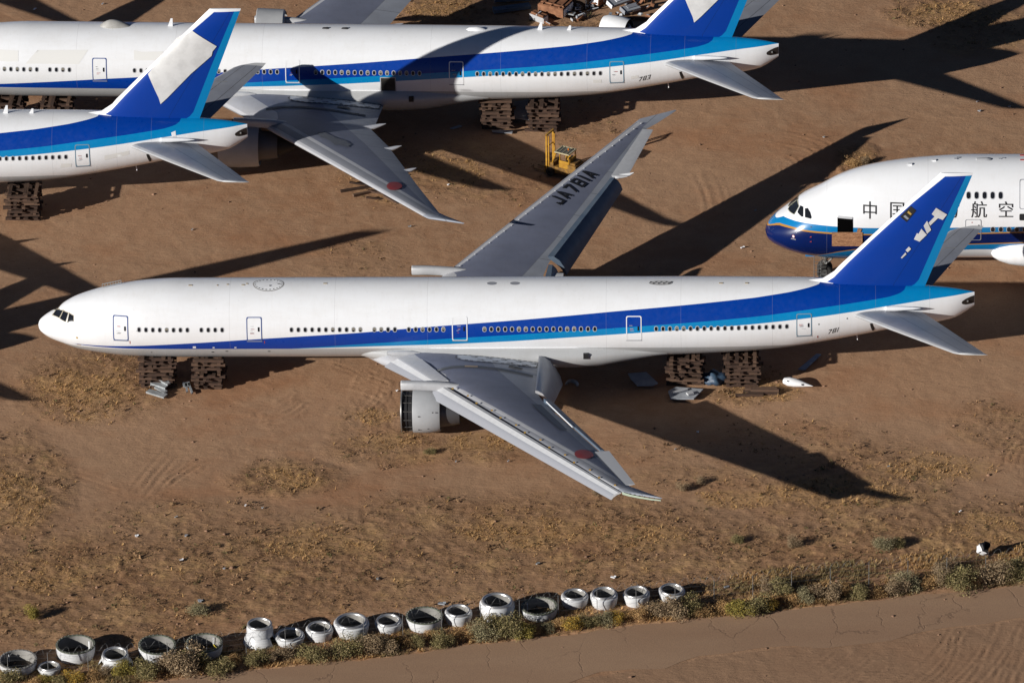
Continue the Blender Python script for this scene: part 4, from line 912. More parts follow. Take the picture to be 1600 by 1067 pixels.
def cracks(scale, wd, stretch, dist=.5):
    mp = n.n('ShaderNodeMapping'); mp.inputs['Scale'].default_value = stretch; mp.inputs['Rotation'].default_value = (0,0,.15)
    wn = n.n('ShaderNodeTexNoise'); wn.inputs['Scale'].default_value = 1.4; wn.inputs['Detail'].default_value = 5; n.link(n._c, wn.inputs['Vector'])
    mx = n.n('ShaderNodeMix', data_type='VECTOR'); mx.inputs[0].default_value = dist; ad = n.n('ShaderNodeVectorMath', operation='ADD'); sc2 = n.n('ShaderNodeVectorMath', operation='SCALE'); sc2.inputs['Scale'].default_value = dist
    n.link(wn.outputs['Color'], sc2.inputs[0]); n.link(n._c, ad.inputs[0]); n.link(sc2.outputs[0], ad.inputs[1]); n.link(ad.outputs[0], mp.inputs[0])
    vo = n.n('ShaderNodeTexVoronoi', feature='DISTANCE_TO_EDGE'); vo.inputs['Scale'].default_value = scale; n.link(mp.outputs[0], vo.inputs['Vector']); return n.ramp(vo.outputs['Distance'], 0, wd, 1, 0)
ck = n.math('MULTIPLY', cracks(.22, .012, (1, .45, 1), .9), n.ramp(n.noise(.22, 3, .5), .44, .56)); c = n.mix(n.math('MULTIPLY', ck, .4), c, (.09,.058,.042))
n.base(c); n.bump(n.math('SUBTRACT', n.noise(12, 5, .6), ck), .35, .04)
g2 = npmesh('road', A_, Fr, m_road); link(g2); g2['kind'] = 'structure'

# ------------------------------------------------------------------ grass, scrub, clods (uncountable ground cover)
def vmat(name, rough=.9):
    m = newmat(name, (.2,.15,.08), rough, spec=.15); n = N(m); at = n.n('ShaderNodeVertexColor', layer_name='tone'); n.link(at.outputs[0], n.b.inputs['Base Color']); return m
m_leafv = vmat('leaf_tone')
def tufts(name, cx, cy, size, tone, blades=7, lean=.35, wide=.16):
    k = len(cx); th = rng.uniform(0, 2*np.pi, (k, blades)); hgt = size[:,None]*rng.uniform(.5, 1.15, (k, blades)); ln = rng.uniform(.1, lean*2.2, (k, blades))*hgt; rr = rng.uniform(0, .35, (k, blades))*size[:,None]
    bx = cx[:,None]+rr*np.cos(th); by = cy[:,None]+rr*np.sin(th); zz = gz(bx, by)-.02; wx = -np.sin(th)*wide*size[:,None]; wy = np.cos(th)*wide*size[:,None]
    a = np.stack([bx-wx, by-wy, zz], -1); b_ = np.stack([bx+wx, by+wy, zz], -1); c_ = np.stack([bx+ln*np.cos(th)+wx*.25, by+ln*np.sin(th)+wy*.25, zz+hgt], -1)
    V = np.stack([a, b_, c_], 2).reshape(-1, 3); F = np.arange(len(V)).reshape(-1, 3)
    col_ = np.repeat(tone*rng.uniform(.7, 1.25, (k, 1)), blades*3, 0); vc = np.ones((len(V), 4)); vc[:,:3] = col_
    o = npmesh(name, V, F, m_leafv, smooth=False, vcol=vc); link(o); return o
def clumps(name, cx, cy, size, tone, m=14):
    k = len(cx); d = rng.normal(size=(k, m, 3)); d /= np.linalg.norm(d, axis=-1, keepdims=True); d[..., 2] = np.abs(d[..., 2]); c_ = d*rng.uniform(.3, 1, (k, m, 1))*size[:,None,None]*np.array([1, 1, .75])
    c_[..., 0] += cx[:,None]; c_[..., 1] += cy[:,None]; c_[..., 2] += gz(cx, cy)[:,None]+.01
    t = rng.normal(size=(k, m, 3, 3)); t /= np.linalg.norm(t, axis=-1, keepdims=True); V = (c_[:,:,None]+t*(size*.33)[:,None,None,None]).reshape(-1, 3); F = np.arange(len(V)).reshape(-1, 3)
    vc = np.ones((len(V), 4)); vc[:,:3] = np.repeat(np.repeat(tone*rng.uniform(.75, 1.2, (k,1)), m, 0)*rng.uniform(.75, 1.3, (k*m,1)), 3, 0)
    o = npmesh(name, V, F, m_leafv, smooth=False, vcol=vc); link(o); return o
def scatter(N_, xr, yr, fn):
    x = rng.uniform(*xr, N_); y = rng.uniform(*yr, N_); p = fn(x, y); k = rng.random(N_) < p; return x[k], y[k]
def field(x, y):
    r_, u, v = rough_at(x, y); road = (v > np.interp(u, rt_u, rt_v)-2); return r_*(~road)
GOLD = [(130,615,75,38),(470,752,40,14),(440,742,30,10),(30,780,40,45),(620,690,60,16),(760,690,60,14),(590,650,30,14),(1190,612,55,16),(700,270,60,30),(570,250,40,20),(1480,22,60,16),(690,15,50,18),(500,850,90,22),(1330,770,120,30),(1440,730,100,20),(840,830,120,25),(620,300,30,20),(1150,780,60,14),(1540,830,80,25),(60,900,80,30),(1000,840,80,20),(1340,250,25,16)]
def goldat(x, y):
    u, v = PXY(x, y); g_ = np.zeros_like(u); wob = fbm(x, y, .35, 4, 60)-.5
    for a, b_, ru, rv in GOLD: g_ = np.maximum(g_, np.clip(1.25-((u-a)/ru)**2-((v-b_)/rv)**2+wob*2.4, 0, 1))
    return g_
def vsafe(x, y):
    u, v = PXY(x, y); return v < np.interp(u, rt_u, rt_v)-6
gold = lambda x, y: (np.clip(goldat(x, y), 0, 1)+.12*field(x, y))*np.clip((fbm(x, y, .8, 3, 61)-.34)*4, 0, 1)*vsafe(x, y)
x, y = scatter(330000, (-9, 83), (-50, 74), gold); k = len(x); t = rng.random((k,1)); tone = np.array([[.50,.315,.14]])*(1-t)+np.array([[.33,.19,.08]])*t
tag(clumps('dry_grass', x, y, rng.uniform(.05, .14, k), tone, 8), 'golden dry grass growing in patches over the dirt', 'grass', kind='stuff')
x, y = scatter(45000, (-9, 83), (-50, 74), gold); k = len(x); t = rng.random((k,1)); tone = np.array([[.55,.35,.15]])*(1-t)+np.array([[.36,.21,.09]])*t
tag(tufts('dry_stalks', x, y, rng.uniform(.12, .30, k), tone, 7, .5, .09), 'thin dry stalks standing in the golden grass patches', 'grass', kind='stuff')
scr = lambda x, y: field(x, y)*np.clip((fbm(x, y, .55, 3, 70)-.42)*5, .04, 1)
x, y = scatter(90000, (-9, 83), (-50, 74), scr); k = len(x); t = rng.random((k,1)); q_ = rng.random((k,1)) < .18; tone = np.array([[.30,.18,.095]])*(1-t)+np.array([[.15,.095,.05]])*t; tone = np.where(q_, np.array([[.12,.11,.045]]), tone)
tag(clumps('low_scrub', x, y, rng.exponential(.07, k)+.05, tone, 12), 'low brown and olive scrub covering the rough ground', 'scrub', kind='stuff')
# clods and stones
V0 = np.array([(1,0,0),(-1,0,0),(0,1,0),(0,-1,0),(0,0,1),(0,0,-.6)]); F0 = np.array([(0,2,4),(2,1,4),(1,3,4),(3,0,4),(2,0,5),(1,2,5),(3,1,5),(0,3,5)])
def clods(name, x, y, s_, tone):
    k = len(x); J_ = V0[None]*rng.uniform(.6, 1.3, (k, 6, 1))*s_[:,None,None]*np.array([1,1,.7]); V = J_+np.stack([x, y, gz(x, y)], -1)[:,None]; F = (F0[None]+6*np.arange(k)[:,None,None]).reshape(-1, 3)
    vc = np.ones((k*6, 4)); vc[:,:3] = np.repeat(tone*rng.uniform(.6, 1.4, (k,1)), 6, 0); o = npmesh(name, V.reshape(-1,3), F, m_leafv, smooth=False, vcol=vc); return link(o)
x, y = scatter(16000, (-9, 83), (-50, 74), lambda x, y: .12+.8*field(x, y)); k = len(x)
tag(clods('dirt_clods', x, y, rng.exponential(.035, k)+.02, np.array([[.22,.13,.085]])), 'small stones and dirt clods strewn over the yard', 'clods', kind='stuff')

# ------------------------------------------------------------------ shrubs
def shrub_mesh(seed, leaf_tones, twig=(.12,.09,.06)):
    r_ = np.random.default_rng(seed); V = []; F = []; C_ = []
    nb = r_.integers(5, 9); blobs = [(r_.uniform(-.5,.5), r_.uniform(-.5,.5), r_.uniform(.25,.62), r_.uniform(.24,.42)) for _ in range(nb)]+[(0,0,.35,.5)]
    for _ in range(3600):
        bx, by, bz, br = blobs[r_.integers(len(blobs))]; d = r_.normal(size=3); d /= np.linalg.norm(d); p = np.array([bx, by, bz])+d*br*r_.uniform(.5, 1.22)
        if p[2] < .02: continue
        s_ = r_.uniform(.012, .034); a = r_.normal(size=3); a /= np.linalg.norm(a); b_ = np.cross(a, r_.normal(size=3)); b_ /= np.linalg.norm(b_)+1e-6; k = len(V)
        V += [p-a*s_-b_*s_*.5, p+a*s_-b_*s_*.4, p+a*s_*1.1+b_*s_*.6, p-a*s_*.6+b_*s_*.7]; F.append((k, k+1, k+2, k+3)); t = leaf_tones[r_.integers(len(leaf_tones))]; f_ = r_.uniform(.7, 1.3); C_ += [[t[0]*f_, t[1]*f_, t[2]*f_, 1]]*4
    o = npmesh('foliage', np.array(V), np.array(F), m_leafv, smooth=False, vcol=np.array(C_)); me = o.data; bpy.data.objects.remove(o)
    b = MB()
    for _ in range(9): a = r_.uniform(0, 6.28); l_ = r_.uniform(.4, .9); b.tube([(0,0,0),(.25*math.cos(a)*l_,.25*math.sin(a)*l_,.3*l_),(.5*math.cos(a)*l_,.5*math.sin(a)*l_,.75*l_)], [.022,.016,.006], 4)
    o = b.build('stems', m_twig); me2 = o.data; bpy.data.objects.remove(o); return me, me2
m_twig = newmat('twig_brown', (.10,.075,.05), .9)
OL = [(.21,.175,.075),(.16,.14,.06),(.28,.22,.11)]; GG = [(.25,.22,.125),(.20,.18,.10),(.32,.27,.16)]; YG = [(.29,.23,.055),(.20,.175,.05),(.34,.26,.065)]; BR = [(.27,.19,.115),(.20,.145,.085),(.34,.25,.155)]; AM = [(.50,.30,.045),(.36,.22,.045),(.25,.20,.06)]; GD = [(.52,.33,.15),(.42,.25,.11),(.34,.21,.09)]
SH = {k: [shrub_mesh(100*i+j, t) for j in range(3)] for i, (k, t) in enumerate((('olive',OL),('grey',GG),('yellow',YG),('brown',BR),('amber',AM),('gold',GD)))}
KN = {'olive':'dark olive shrub','grey':'grey-green sagebrush','yellow':'yellow-green bush','brown':'brown half-dry bush','amber':'amber-flowered bush','gold':'golden dry grass clump'}
shr = [ # u, v (base), width in metres, kind, label tail
 (12,1066,1.9,'olive','at the lower left corner below the first engine rim'),(52,1070,1.3,'gold','in the strip below the small engine rim at lower left'),(70,1067,1.2,'yellow','in front of the small engine rim at lower left'),(92,1071,1.2,'olive','right of the small engine rim by the frame bottom'),(117,1068,1.5,'amber','at the lower left, brightest orange of the strip'),
 (150,1064,1.3,'gold','beside the amber-flowered one at lower left'),(165,1056,1.4,'brown','below the flared engine rim at lower left'),(192,1058,1.7,'yellow','below the flared engine rim, by the road'),(226,1060,2.1,'olive','below the third large engine rim, by the road'),(258,1046,1.6,'brown','left of the tallest bush by the fourth large rim'),
 (290,1054,3.0,'brown','tallest of the strip, hiding part of the two big rims'),(300,1040,2.0,'olive','behind the tallest brown bush of the strip'),(338,1054,2.2,'olive','under the fourth large rim where the road begins'),(368,1040,1.3,'gold','left of the tall stacked engine cowl'),(402,1040,2.0,'olive','under the tall stacked engine cowl'),
 (424,1034,1.2,'brown','at the right foot of the tall stacked cowl'),(449,1031,1.7,'brown','under the blue-shaded low rim'),(472,1038,1.0,'gold','at the road edge under the blue-shaded rim'),(490,1032,2.1,'olive','round and wide, under the second silver lip'),(520,1026,1.2,'brown','between two round olive shrubs by the road'),
 (541,1028,2.2,'olive','round, under the wide silver lip'),(575,1022,2.2,'brown','tall and twiggy, right of the wide silver lip'),(560,1008,1.3,'grey','behind the twiggy brown bush'),(597,1022,1.9,'brown','leaning at the road edge below a small silver lip'),(612,1014,1.1,'amber','below the small silver lip, yellow tinted'),
 (635,1006,1.5,'gold','between the small lip and the wide green-rimmed ring'),(654,1012,1.3,'olive','at the road edge below the wide green-rimmed ring'),(690,1012,1.9,'olive','at the road edge right of the wide ring'),(676,1000,1.4,'gold','on the bank below the wide green-rimmed ring'),(716,1000,1.6,'gold','on the bank below a silver lip'),
 (738,1000,1.4,'gold','by the road below a silver lip'),(758,998,2.2,'grey','left of the largest silver lip'),(768,984,1.9,'olive','touching the base of the largest silver lip'),(793,998,2.3,'olive','dark and tall, right under the largest silver lip'),(817,996,1.7,'yellow','by the road between largest lip and wide dark ring'),
 (842,990,1.3,'gold','below the wide dark ring'),(858,988,1.1,'grey','small, below the wide dark ring'),(875,982,1.5,'gold','right of the wide dark ring'),(894,985,1.4,'amber','orange, below the row of four small lips'),(908,981,1.4,'olive','next to the orange bush under the small lips'),
 (926,978,1.2,'olive','small, under the first of the small lips'),(941,977,1.6,'grey','under the second of the small lips'),(964,972,1.4,'amber','by the road under the third small lip'),(978,968,1.2,'gold','under the third small lip'),(1000,968,1.7,'gold','between the last two silver lips'),(1024,962,1.9,'brown','behind the grass below the last silver lip'),
 (1045,966,2.2,'brown','large, below the last silver lip'),(1075,960,1.9,'olive','dark, right of the last silver lip'),(1100,962,1.6,'gold','at the road edge right of the rims'),(1130,958,1.5,'gold','left of the bright round bush by the road'),(1160,962,2.2,'yellow','bright and round at the road edge'),(1183,958,2.2,'olive','joined to the bright round bush'),(1200,954,1.3,'amber','last before the grassy bank right of the round bush'),
 (1205,925,1.8,'brown','on the bank above the bright round bush'),(1222,930,2.0,'olive','on the bank in the middle of the verge'),(1240,944,1.4,'gold','at the road edge in the middle of the verge'),(1262,942,1.5,'grey','pale, at the road edge in the middle of the verge'),(1295,935,2.2,'brown','on the verge left of a row of olive bushes'),(1318,930,1.6,'gold','on the sunlit grassy part of the verge'),
 (1345,938,1.6,'olive','small at the road edge on the right half'),(1372,936,1.5,'gold','at the road edge on the right half'),(1400,928,1.9,'brown','on the verge above the middle of the road'),(1420,918,2.3,'grey','on the bank, right half of the verge'),(1450,918,2.0,'gold','on the verge, right half'),(1470,914,1.8,'brown','leaning over the verge below the white drum'),
 (1495,922,2.6,'olive','dark and tall on the verge, left of the white drum'),(1480,900,2.0,'brown','tall, left of the white drum'),(1520,914,1.6,'gold','below the white drum'),(1552,912,2.8,'brown','big and rounded, right below the white drum'),(1578,900,2.0,'grey','right of the white drum'),(1592,908,2.2,'olive','at the right frame edge by the road'),
 (52,968,1.5,'yellow','alone on the rough field at lower left'),(310,962,1.5,'grey','alone behind the two big engine rims'),(1152,880-30,1.1,'olive','small in the rough field left of centre right'),(1382,858,1.7,'grey','alone in the rough field above the verge'),(1402,856,1.3,'olive','next to the lone grey one in the field'),(1242,856,1.2,'brown','small in the rough field above the verge'),
 (935,775,1.0,'brown','in front of the torn wingtip'),(1068,768,1.0,'brown','at the tip of the fallen wing shadow'),(1097,758,.9,'brown','beside the wing shadow on the rough field'),(672,712,.9,'olive','low and green below the engine'),(690,770+15,.0,'olive',''),(1336,262,1.3,'gold','beside the jumbo nose roof at right'),(1350,258,1.0,'brown','behind the jumbo nose')]
for u, v, wd, kd, tail in shr:
    if wd <= 0: continue
    p = G(u, v); ms = SH[kd][int(rng.integers(3))]; o = empty('shrub' if kd != 'gold' else 'grass_clump', (p[0], p[1]+.3, gz(p[0], p[1])-.03), rng.uniform(0, 6.28), KN[kd]+' '+tail, 'shrub' if kd != 'gold' else 'grass clump', 'shrubs along the fence and road')
    for nm, me in zip(('foliage', 'stems'), ms): link(bpy.data.objects.new(nm, me), o)
    s_ = wd/1.35; o.scale = (s_, s_, s_*rng.uniform(.75, 1.05)*(.75 if kd == 'gold' else 1))
# dense growth of the verge between rims and road
def verge(x, y):
    u, v = PXY(x, y); t = np.interp(u, rt_u, rt_v); up = np.interp(u, [0,300,600,1000,1200,1600], [45,42,38,40,66,62]); return ((v < t-1) & (v > t-up))*np.clip((fbm(x, y, .3, 3, 80)-.3)*3, .25, 1)
x, y = scatter(110000, (-8, 83), (-50, -15), verge); k = len(x); t = fbm(x, y, .5, 2, 81)[:,None]; t = np.clip((t-.35)*4, 0, 1); tone = np.array([[.52,.32,.14]])*(1-t)+np.array([[.24,.18,.085]])*t
tag(tufts('verge_grass', x, y, rng.uniform(.12, .36, k), tone, 9, .6, .08), 'tall dry grass along the fence beside the road', 'grass', kind='stuff')

# ------------------------------------------------------------------ engine rims standing on the ground by the road
m_rimw = simple_noise_mat('rim_white_paint', (.54,.545,.56), (.64,.65,.66), .8, .42, stretch=(1,1,.5))
m_lip = newmat('polished_lip', (.62,.61,.60), .32, metal=.75); m_inner = simple_noise_mat('rim_liner', (.17,.165,.155), (.25,.24,.225), 1.2, .7, stretch=(1,1,.3)); m_flange = simple_noise_mat('green_flange', (.075,.085,.06), (.14,.15,.11), 4, .7)
m_floor = newmat('rim_floor_dark', (.05,.04,.03), .9)
rims = [ # u, v of the rim, radius, height, kind, label
 (28,1029.6,1.42,.75,'ring','broad grey engine ring with a notched rim at the lower left corner'),(77,1039,.78,.55,'lip','smallest grey engine ring, between the two broad ones at lower left'),
 (118,1006,1.46,1.0,'ring','wide engine ring with green bolted flange, second broad one from the left'),(180,1019,.98,1.0,'flare','small engine cowl with petals splayed at its base, left of the third broad ring'),
 (245,1006,1.40,1.0,'ring','broad engine ring with scuffed tan side, left of the tallest brown bush'),(319,1003,1.36,.9,'ring','broad engine ring with a yellow strap inside, partly behind bushes'),
 (405.5,973,.95,1.6,'flare','tall white engine cowl with a flared skirt, topped by a narrow silver lip'),(453,989,1.0,.75,'lip','low engine ring in bluish shade, right of the tall flared cowl'),
 (499,978,.94,.9,'lip','white engine inlet with silver lip, second right of the tall flared cowl'),(549,968,1.22,1.1,'lip','large white engine inlet with brownish silver lip, left of centre'),
 (607,967,.93,.85,'lip','small white engine inlet just left of the green-rimmed low ring'),(663,961,1.38,.85,'ring','low wide engine ring with dark green rim and bright white liner'),
 (716,952,.94,1.0,'lip','white engine inlet between the green-rimmed ring and the tallest inlet'),(776,936.4,1.20,1.45,'lip','tallest and biggest white engine inlet, with brown-tinged silver lip'),
 (843,946,1.36,.75,'ring','widest low engine ring with tan inside, right of the tallest inlet'),(898,927,.94,.9,'lip','bulging silver engine inlet, first of the four on the right'),
 (944,924.6,.94,1.05,'lip','straight white engine inlet, second of the four on the right'),(995,923,.92,.95,'lip','white engine inlet, third of the four on the right'),(1049,919,.92,.8,'lip','last engine inlet at the right end of the row')]
for u, v, r_, h_, kd, lab in rims:
    p = G(u, v, h_); o = empty('engine_inlet', (p[0], p[1], 0), rng.uniform(0, 6.28), lab, 'engine inlet', 'engine inlets in a row by the road fence')
    o.rotation_euler = (rng.normal(0, .02), rng.normal(0, .02), o.rotation_euler[2])
    b = MB()
    if kd == 'ring':
        b.lathe([(0,r_*.90),(h_*.4,r_*.97),(h_*.75,r_*.99),(h_-.06,r_)], axis='z', seg=56); b.build('outer_wall', m_rimw, o)
        b = MB(); b.lathe([(h_-.06,r_+.01),(h_,r_+.015),(h_+.02,r_),(h_+.02,r_-.16),(h_-.04,r_-.18)], axis='z', seg=56)
        for k in range(28): a = 2*math.pi*k/28; b.box(((r_-.08)*math.cos(a), (r_-.08)*math.sin(a), h_+.035), (.07,.05,.05), Matrix.Rotation(a, 3, 'Z'), 1)
        b.build('flange', [m_flange if u != 28 else m_inner, m_inner], o)
        b = MB(); b.lathe([(h_-.03,r_-.17),(h_*.5,r_-.20),(.03,r_-.26)], axis='z', seg=56); b.build('inner_wall', m_inner, o)
        b = MB(); b.box((r_*.55, r_*.5, h_*.55), (.10,.05,h_*.8)); b.build('bracket', m_white, o)
        if u == 319: b = MB(); b.tube([(r_-.3,-.2,h_*.5),(r_-.5,.2,h_*.3),(r_-.62,.5,h_*.4)], .04, 6); b.build('strap', newmat('yellow_strap', (.6,.45,.03), .5), o)
    else:
        bul = 1.10
        if kd == 'flare':
            b.lathe([(h_*.42,r_*1.02),(h_*.7,r_*1.04),(h_-.12,r_*.97)], axis='z', seg=56); b.build('outer_wall', m_rimw, o); b = MB()
            b.lathe([(0,r_*1.32),(h_*.2,r_*1.22),(h_*.45,r_*1.0)], axis='z', seg=56, a0=.15, a1=6.0)
            b.build('flared_skirt', m_rimw, o)
        else:
            b.lathe([(0,r_*.96),(h_*.25,r_*1.02),(h_*.6,r_*1.10),(h_*.78,r_*1.08),(h_-.14,r_*.99)], axis='z', seg=56); b.build('outer_wall', m_rimw, o)
        b = MB(); P_ = []
        for k in range(9): a = math.pi*k/8-.15; P_.append((h_-.13+.14*math.sin(a), r_*.885+r_*.105*math.cos(a)))
        b.lathe(P_, axis='z', seg=56); b.build('lip', m_lip, o)
        b = MB(); b.lathe([(h_-.12,r_*.79),(h_*.5,r_*.77),(.02,r_*.82)], axis='z', seg=56); b.build('inner_wall', m_inner, o)
    b = MB(); b.lathe([(.04,r_*.8),(.05,.01)], axis='z', seg=40); b.build('floor_disc', m_floor, o)

# ------------------------------------------------------------------ security fence with razor wire
fl_ = [(-60,1066),(60,1056),(214,1046),(410,1021),(541,1006),(715,984),(930,958),(1120,940),(1350,916),(1660,892)]
P = np.array([G(*q) for q in fl_]); dcum = np.concatenate([[0], np.cumsum(np.hypot(*np.diff(P[:,:2], axis=0).T))])
def fp(s_): return np.array([np.interp(s_, dcum, P[:,0]), np.interp(s_, dcum, P[:,1]), 0.])
fence = empty('security_fence', tuple(fp(0)), 0, 'thin wire fence with razor wire coils running behind the shrubs beside the road', 'fence')
m_galv = newmat('galvanised_steel', (.22,.22,.22), .5, metal=.5); fo = fp(0)
s_ = .5
while s_ < dcum[-1]:
    p = fp(s_)-fo; b = MB(); b.tube([(0,0,0),(0,0,1.9)], .026, 6); b.tube([(0,0,1.9),(.0,-.12,2.05),(.0,-.35,2.18)], .018, 5); o = b.build('fence_post', m_galv, fence); o.location = tuple(p); s_ += 2.95
b = MB()
for z_ in (.15,.6,1.05,1.5,1.88): b.tube([fp(a)-fo+np.array([0,0,z_]) for a in np.arange(0, dcum[-1], 3)], .005, 4)
b.build('fence_wire', m_galv, fence)
b = MB(); pts = []
for a in np.arange(0, dcum[-1], .085):
    ph = a*2*math.pi/.95; c_ = .33+.05*math.sin(a*.8); pts.append(fp(a)-fo+np.array([.10*math.sin(ph), c_*math.cos(ph)-.3, 2.15+c_*math.sin(ph)]))
b.tube(pts, .0065, 3); b.build('razor_wire', m_galv, fence)

# ------------------------------------------------------------------ timber cribs
tim = {}
def timber_mesh(L_, w_=.24, h_=.19, seed=0):
    k = (round(L_, 1), seed)
    if k in tim: return tim[k]
    r_ = np.random.default_rng(seed+int(L_*10)); b = MB(); V = []; m_ = 7
    for i in range(m_):
        x_ = -L_/2+L_*i/(m_-1)
        for (a, c_) in ((-1,-1),(1,-1),(1,1),(-1,1)): V.append((x_, a*w_/2*(1+r_.normal(0,.03)), c_*h_/2*(1+r_.normal(0,.03))))
    F = [tuple(range(4))[::-1], tuple(range((m_-1)*4, m_*4))]
    for i in range(m_-1):
        for k2 in range(4): F.append((i*4+k2, i*4+(k2+1)%4, (i+1)*4+(k2+1)%4, (i+1)*4+k2))
    o = mesh('timber', V, F, m_wood, None, False); tim[k] = o.data; bpy.data.objects.remove(o); return tim[k]
def crib(x, y, rz, Lx, Ly, layers, label, drop=()):
    r_ = np.random.default_rng(int(abs(x*100+y*10))); root = empty('timber_crib', (x, y, 0), rz, label, 'timber crib', 'timber cribs holding up the airliners')
    zt = layers*.195; z0 = .01; k = 0
    while z0 < zt-.05:
        along = k % 2 == 0; h_ = .215 if along else .125; n_ = 3 if along else 4; z = z0+h_/2
        for j in range(n_):
            if (k, j) in drop: continue
            f_ = (j/(n_-1)-.5); me = timber_mesh((Lx if along else Ly)+.3*r_.integers(0, 4)*.5, seed=int(r_.integers(4))); o = bpy.data.objects.new('timber', me); link(o, root)
            o.scale = (1, 1.1, h_/.195)
            if along: o.location = (r_.normal(0,.09), f_*(Ly-.35)+r_.normal(0,.05), z); o.rotation_euler = (0, r_.normal(0,.006), r_.normal(0,.025))
            else: o.location = (((-.5,-.34,.36,.5)[j] if j in (0,3) else r_.uniform(-.3,.3))*(Lx-.35)+r_.normal(0,.04), r_.normal(0,.12), z); o.rotation_euler = (0, r_.normal(0,.006), math.pi/2+r_.normal(0,.02))
        z0 += h_; k += 1
crib(9.3, -.95, 0, 2.5, 2.5, 14, 'timber crib under the middle airliner nose with aluminium strips before it')
crib(13.35, -1.15, 0, 2.1, 2.5, 13, 'timber crib under the middle airliner nose, right of the pair', drop=((8,0),(9,1)))
crib(50.6, -.2, 0, 2.5, 2.4, 12, 'timber crib under the rear belly of the middle airliner, left of the pair')
crib(55.0, -.4, 0, 2.5, 2.6, 12, 'timber crib under the middle airliner rear with loose beams at its foot')
crib(33+1.3, 44.3, -.03, 2.4, 2.4, 13, 'timber crib below the shadowed rear of the top airliner, left of the pair')
crib(38.2, 44.0, -.03, 2.4, 2.6, 12, 'timber crib under the top airliner, just behind the yellow forklift')
crib(-3.6, 27.7, 0, 2.5, 2.6, 12, 'tall timber crib at the left edge under the upper left airliner')
crib(-6.3, 44.4, -.03, 2.5, 2.5, 12, 'timber crib at the left edge under the forward belly of the top airliner')
crib(-2.2, 44.2, -.03, 2.4, 2.5, 12, 'timber crib under the forward belly of the top airliner, right one')
for k, (x, y, z, rz, L_) in enumerate([(56.6,-2.35,.12,.02,2.7),(56.5,-2.62,.12,.0,2.8),(56.7,-2.9,.12,.03,2.4),(56.5,-2.5,.33,.04,2.5),(56.8,-2.78,.33,-.02,2.2),(55.6,-3.2,.12,.05,2.2)]):
    o = bpy.data.objects.new('loose_beam', timber_mesh(L_, seed=k)); link(o); o.location = (x, y, z); o.rotation_euler = (0,0,rz)
    tag(o, 'loose timber beam lying in the heap at the foot of the rear right crib', 'beam', 'loose beams heaped at the crib')
for k, (u, v, rz, L_) in enumerate([(555,297,.35,2.0),(572,303,.55,1.9),(590,303,-.3,1.3),(604,307,-.7,1.6),(560,289,.0,1.2),(586,312,.2,1.2),(614,316,-.5,1.5)]):
    p = G(u, v); o = bpy.data.objects.new('broken_branch', timber_mesh(L_*1.25, .16, .14, seed=k)); link(o); o.location = (p[0], p[1], .1); o.rotation_euler = (0,.05*k,rz)
    tag(o, 'thin broken stick lying among others under the upper airliner wing', 'stick', 'sticks under the upper wing')

# ------------------------------------------------------------------ scrap lying about
def plate(name, P_, th, mats, label, cat, z=.15, tilt=(0,0), group=None, extra=None):
    W_ = [G(*q) for q in P_]; cx_ = sum(w[0] for w in W_)/len(W_); cy_ = sum(w[1] for w in W_)/len(W_); V = []; m_ = len(W_)
    for dz_ in (0, th):
        for w_ in W_: dx, dy = w_[0]-cx_, w_[1]-cy_; V.append((dx, dy, dz_+dx*tilt[0]+dy*tilt[1]))
    F = [tuple(range(m_))[::-1], tuple(range(m_, 2*m_))]+[(k, (k+1)%m_, m_+(k+1)%m_, m_+k) for k in range(m_)]
    b = MB(); b.add(V, F)
    if extra:
        for c_, d_, mi in extra: b.box(c_, d_, Matrix.Rotation(.5, 3, 'Z'), mi)
    o = b.build(name, mats, None, False, (cx_, cy_, z)); return tag(o, label, cat, group)
m_pan = simple_noise_mat('panel_grey_blue', (.26,.28,.31), (.36,.38,.41), 1.2, .5)
m_alu = simple_noise_mat('scrap_aluminium', (.26,.28,.29), (.42,.44,.45), 3, .45, metal=.3)
plate('loose_sheet', [(981,590),(1010,588.5),(1028,605),(1020,608),(996,608),(986,598)], .08, m_pan, 'flat pointed grey panel in shadow right of the wing root', 'panel', .3, (.02,.03))
plate('loose_sheet', [(1044,617),(1056,611),(1099,614),(1084,628),(1048,628)], .1, [m_pan, m_slat], 'wide five-sided grey panel with fittings, in front of the rear left crib', 'panel', .25, (0,.04), None, [((-.2,.1,.2),(1.3,.25,.1),1),((.6,-.3,.2),(.5,.4,.15),1)])
plate('loose_sheet', [(1247,581),(1276,557),(1283,558),(1258,582)], .06, simple_noise_mat('strip_blue', (.05,.09,.2), (.14,.2,.3), 2, .4), 'narrow blue metal strip slanting in the tail shadow', 'panel', .2)
plate('loose_sheet', [(805,182),(826,180),(828,196),(800,194)], .08, m_pan, 'square pale panel standing between the two cribs of the top airliner', 'panel', .9, (0,.5))
plate('loose_sheet', [(768,206),(802,206),(800,211),(770,209)], .05, m_pan, 'long thin panel lying before the cribs of the top airliner', 'panel', .1)
plate('loose_sheet', [(703,203),(718,198),(722,200),(708,204)], .05, m_pan, 'small sliver of panel alone in the top airliner shadow', 'panel', .1)
for k, (P_, z_) in enumerate([([(232,602),(242,600),(262,610),(258,614),(236,607)],.35),([(235,607),(240,605),(262,616),(256,619)],.2),([(228,617),(234,613),(262,620),(256,625)],.15),([(240,600),(250,599),(267,608),(262,611)],.5)]):
    plate('scrap_channel', P_, .14, m_alu, ('top', 'middle', 'lowest and flattest', 'uppermost, darkest')[k]+' aluminium strip of the pile before the front left crib', 'scrap strip', z_, (.0,.05), 'aluminium strips before the front crib')
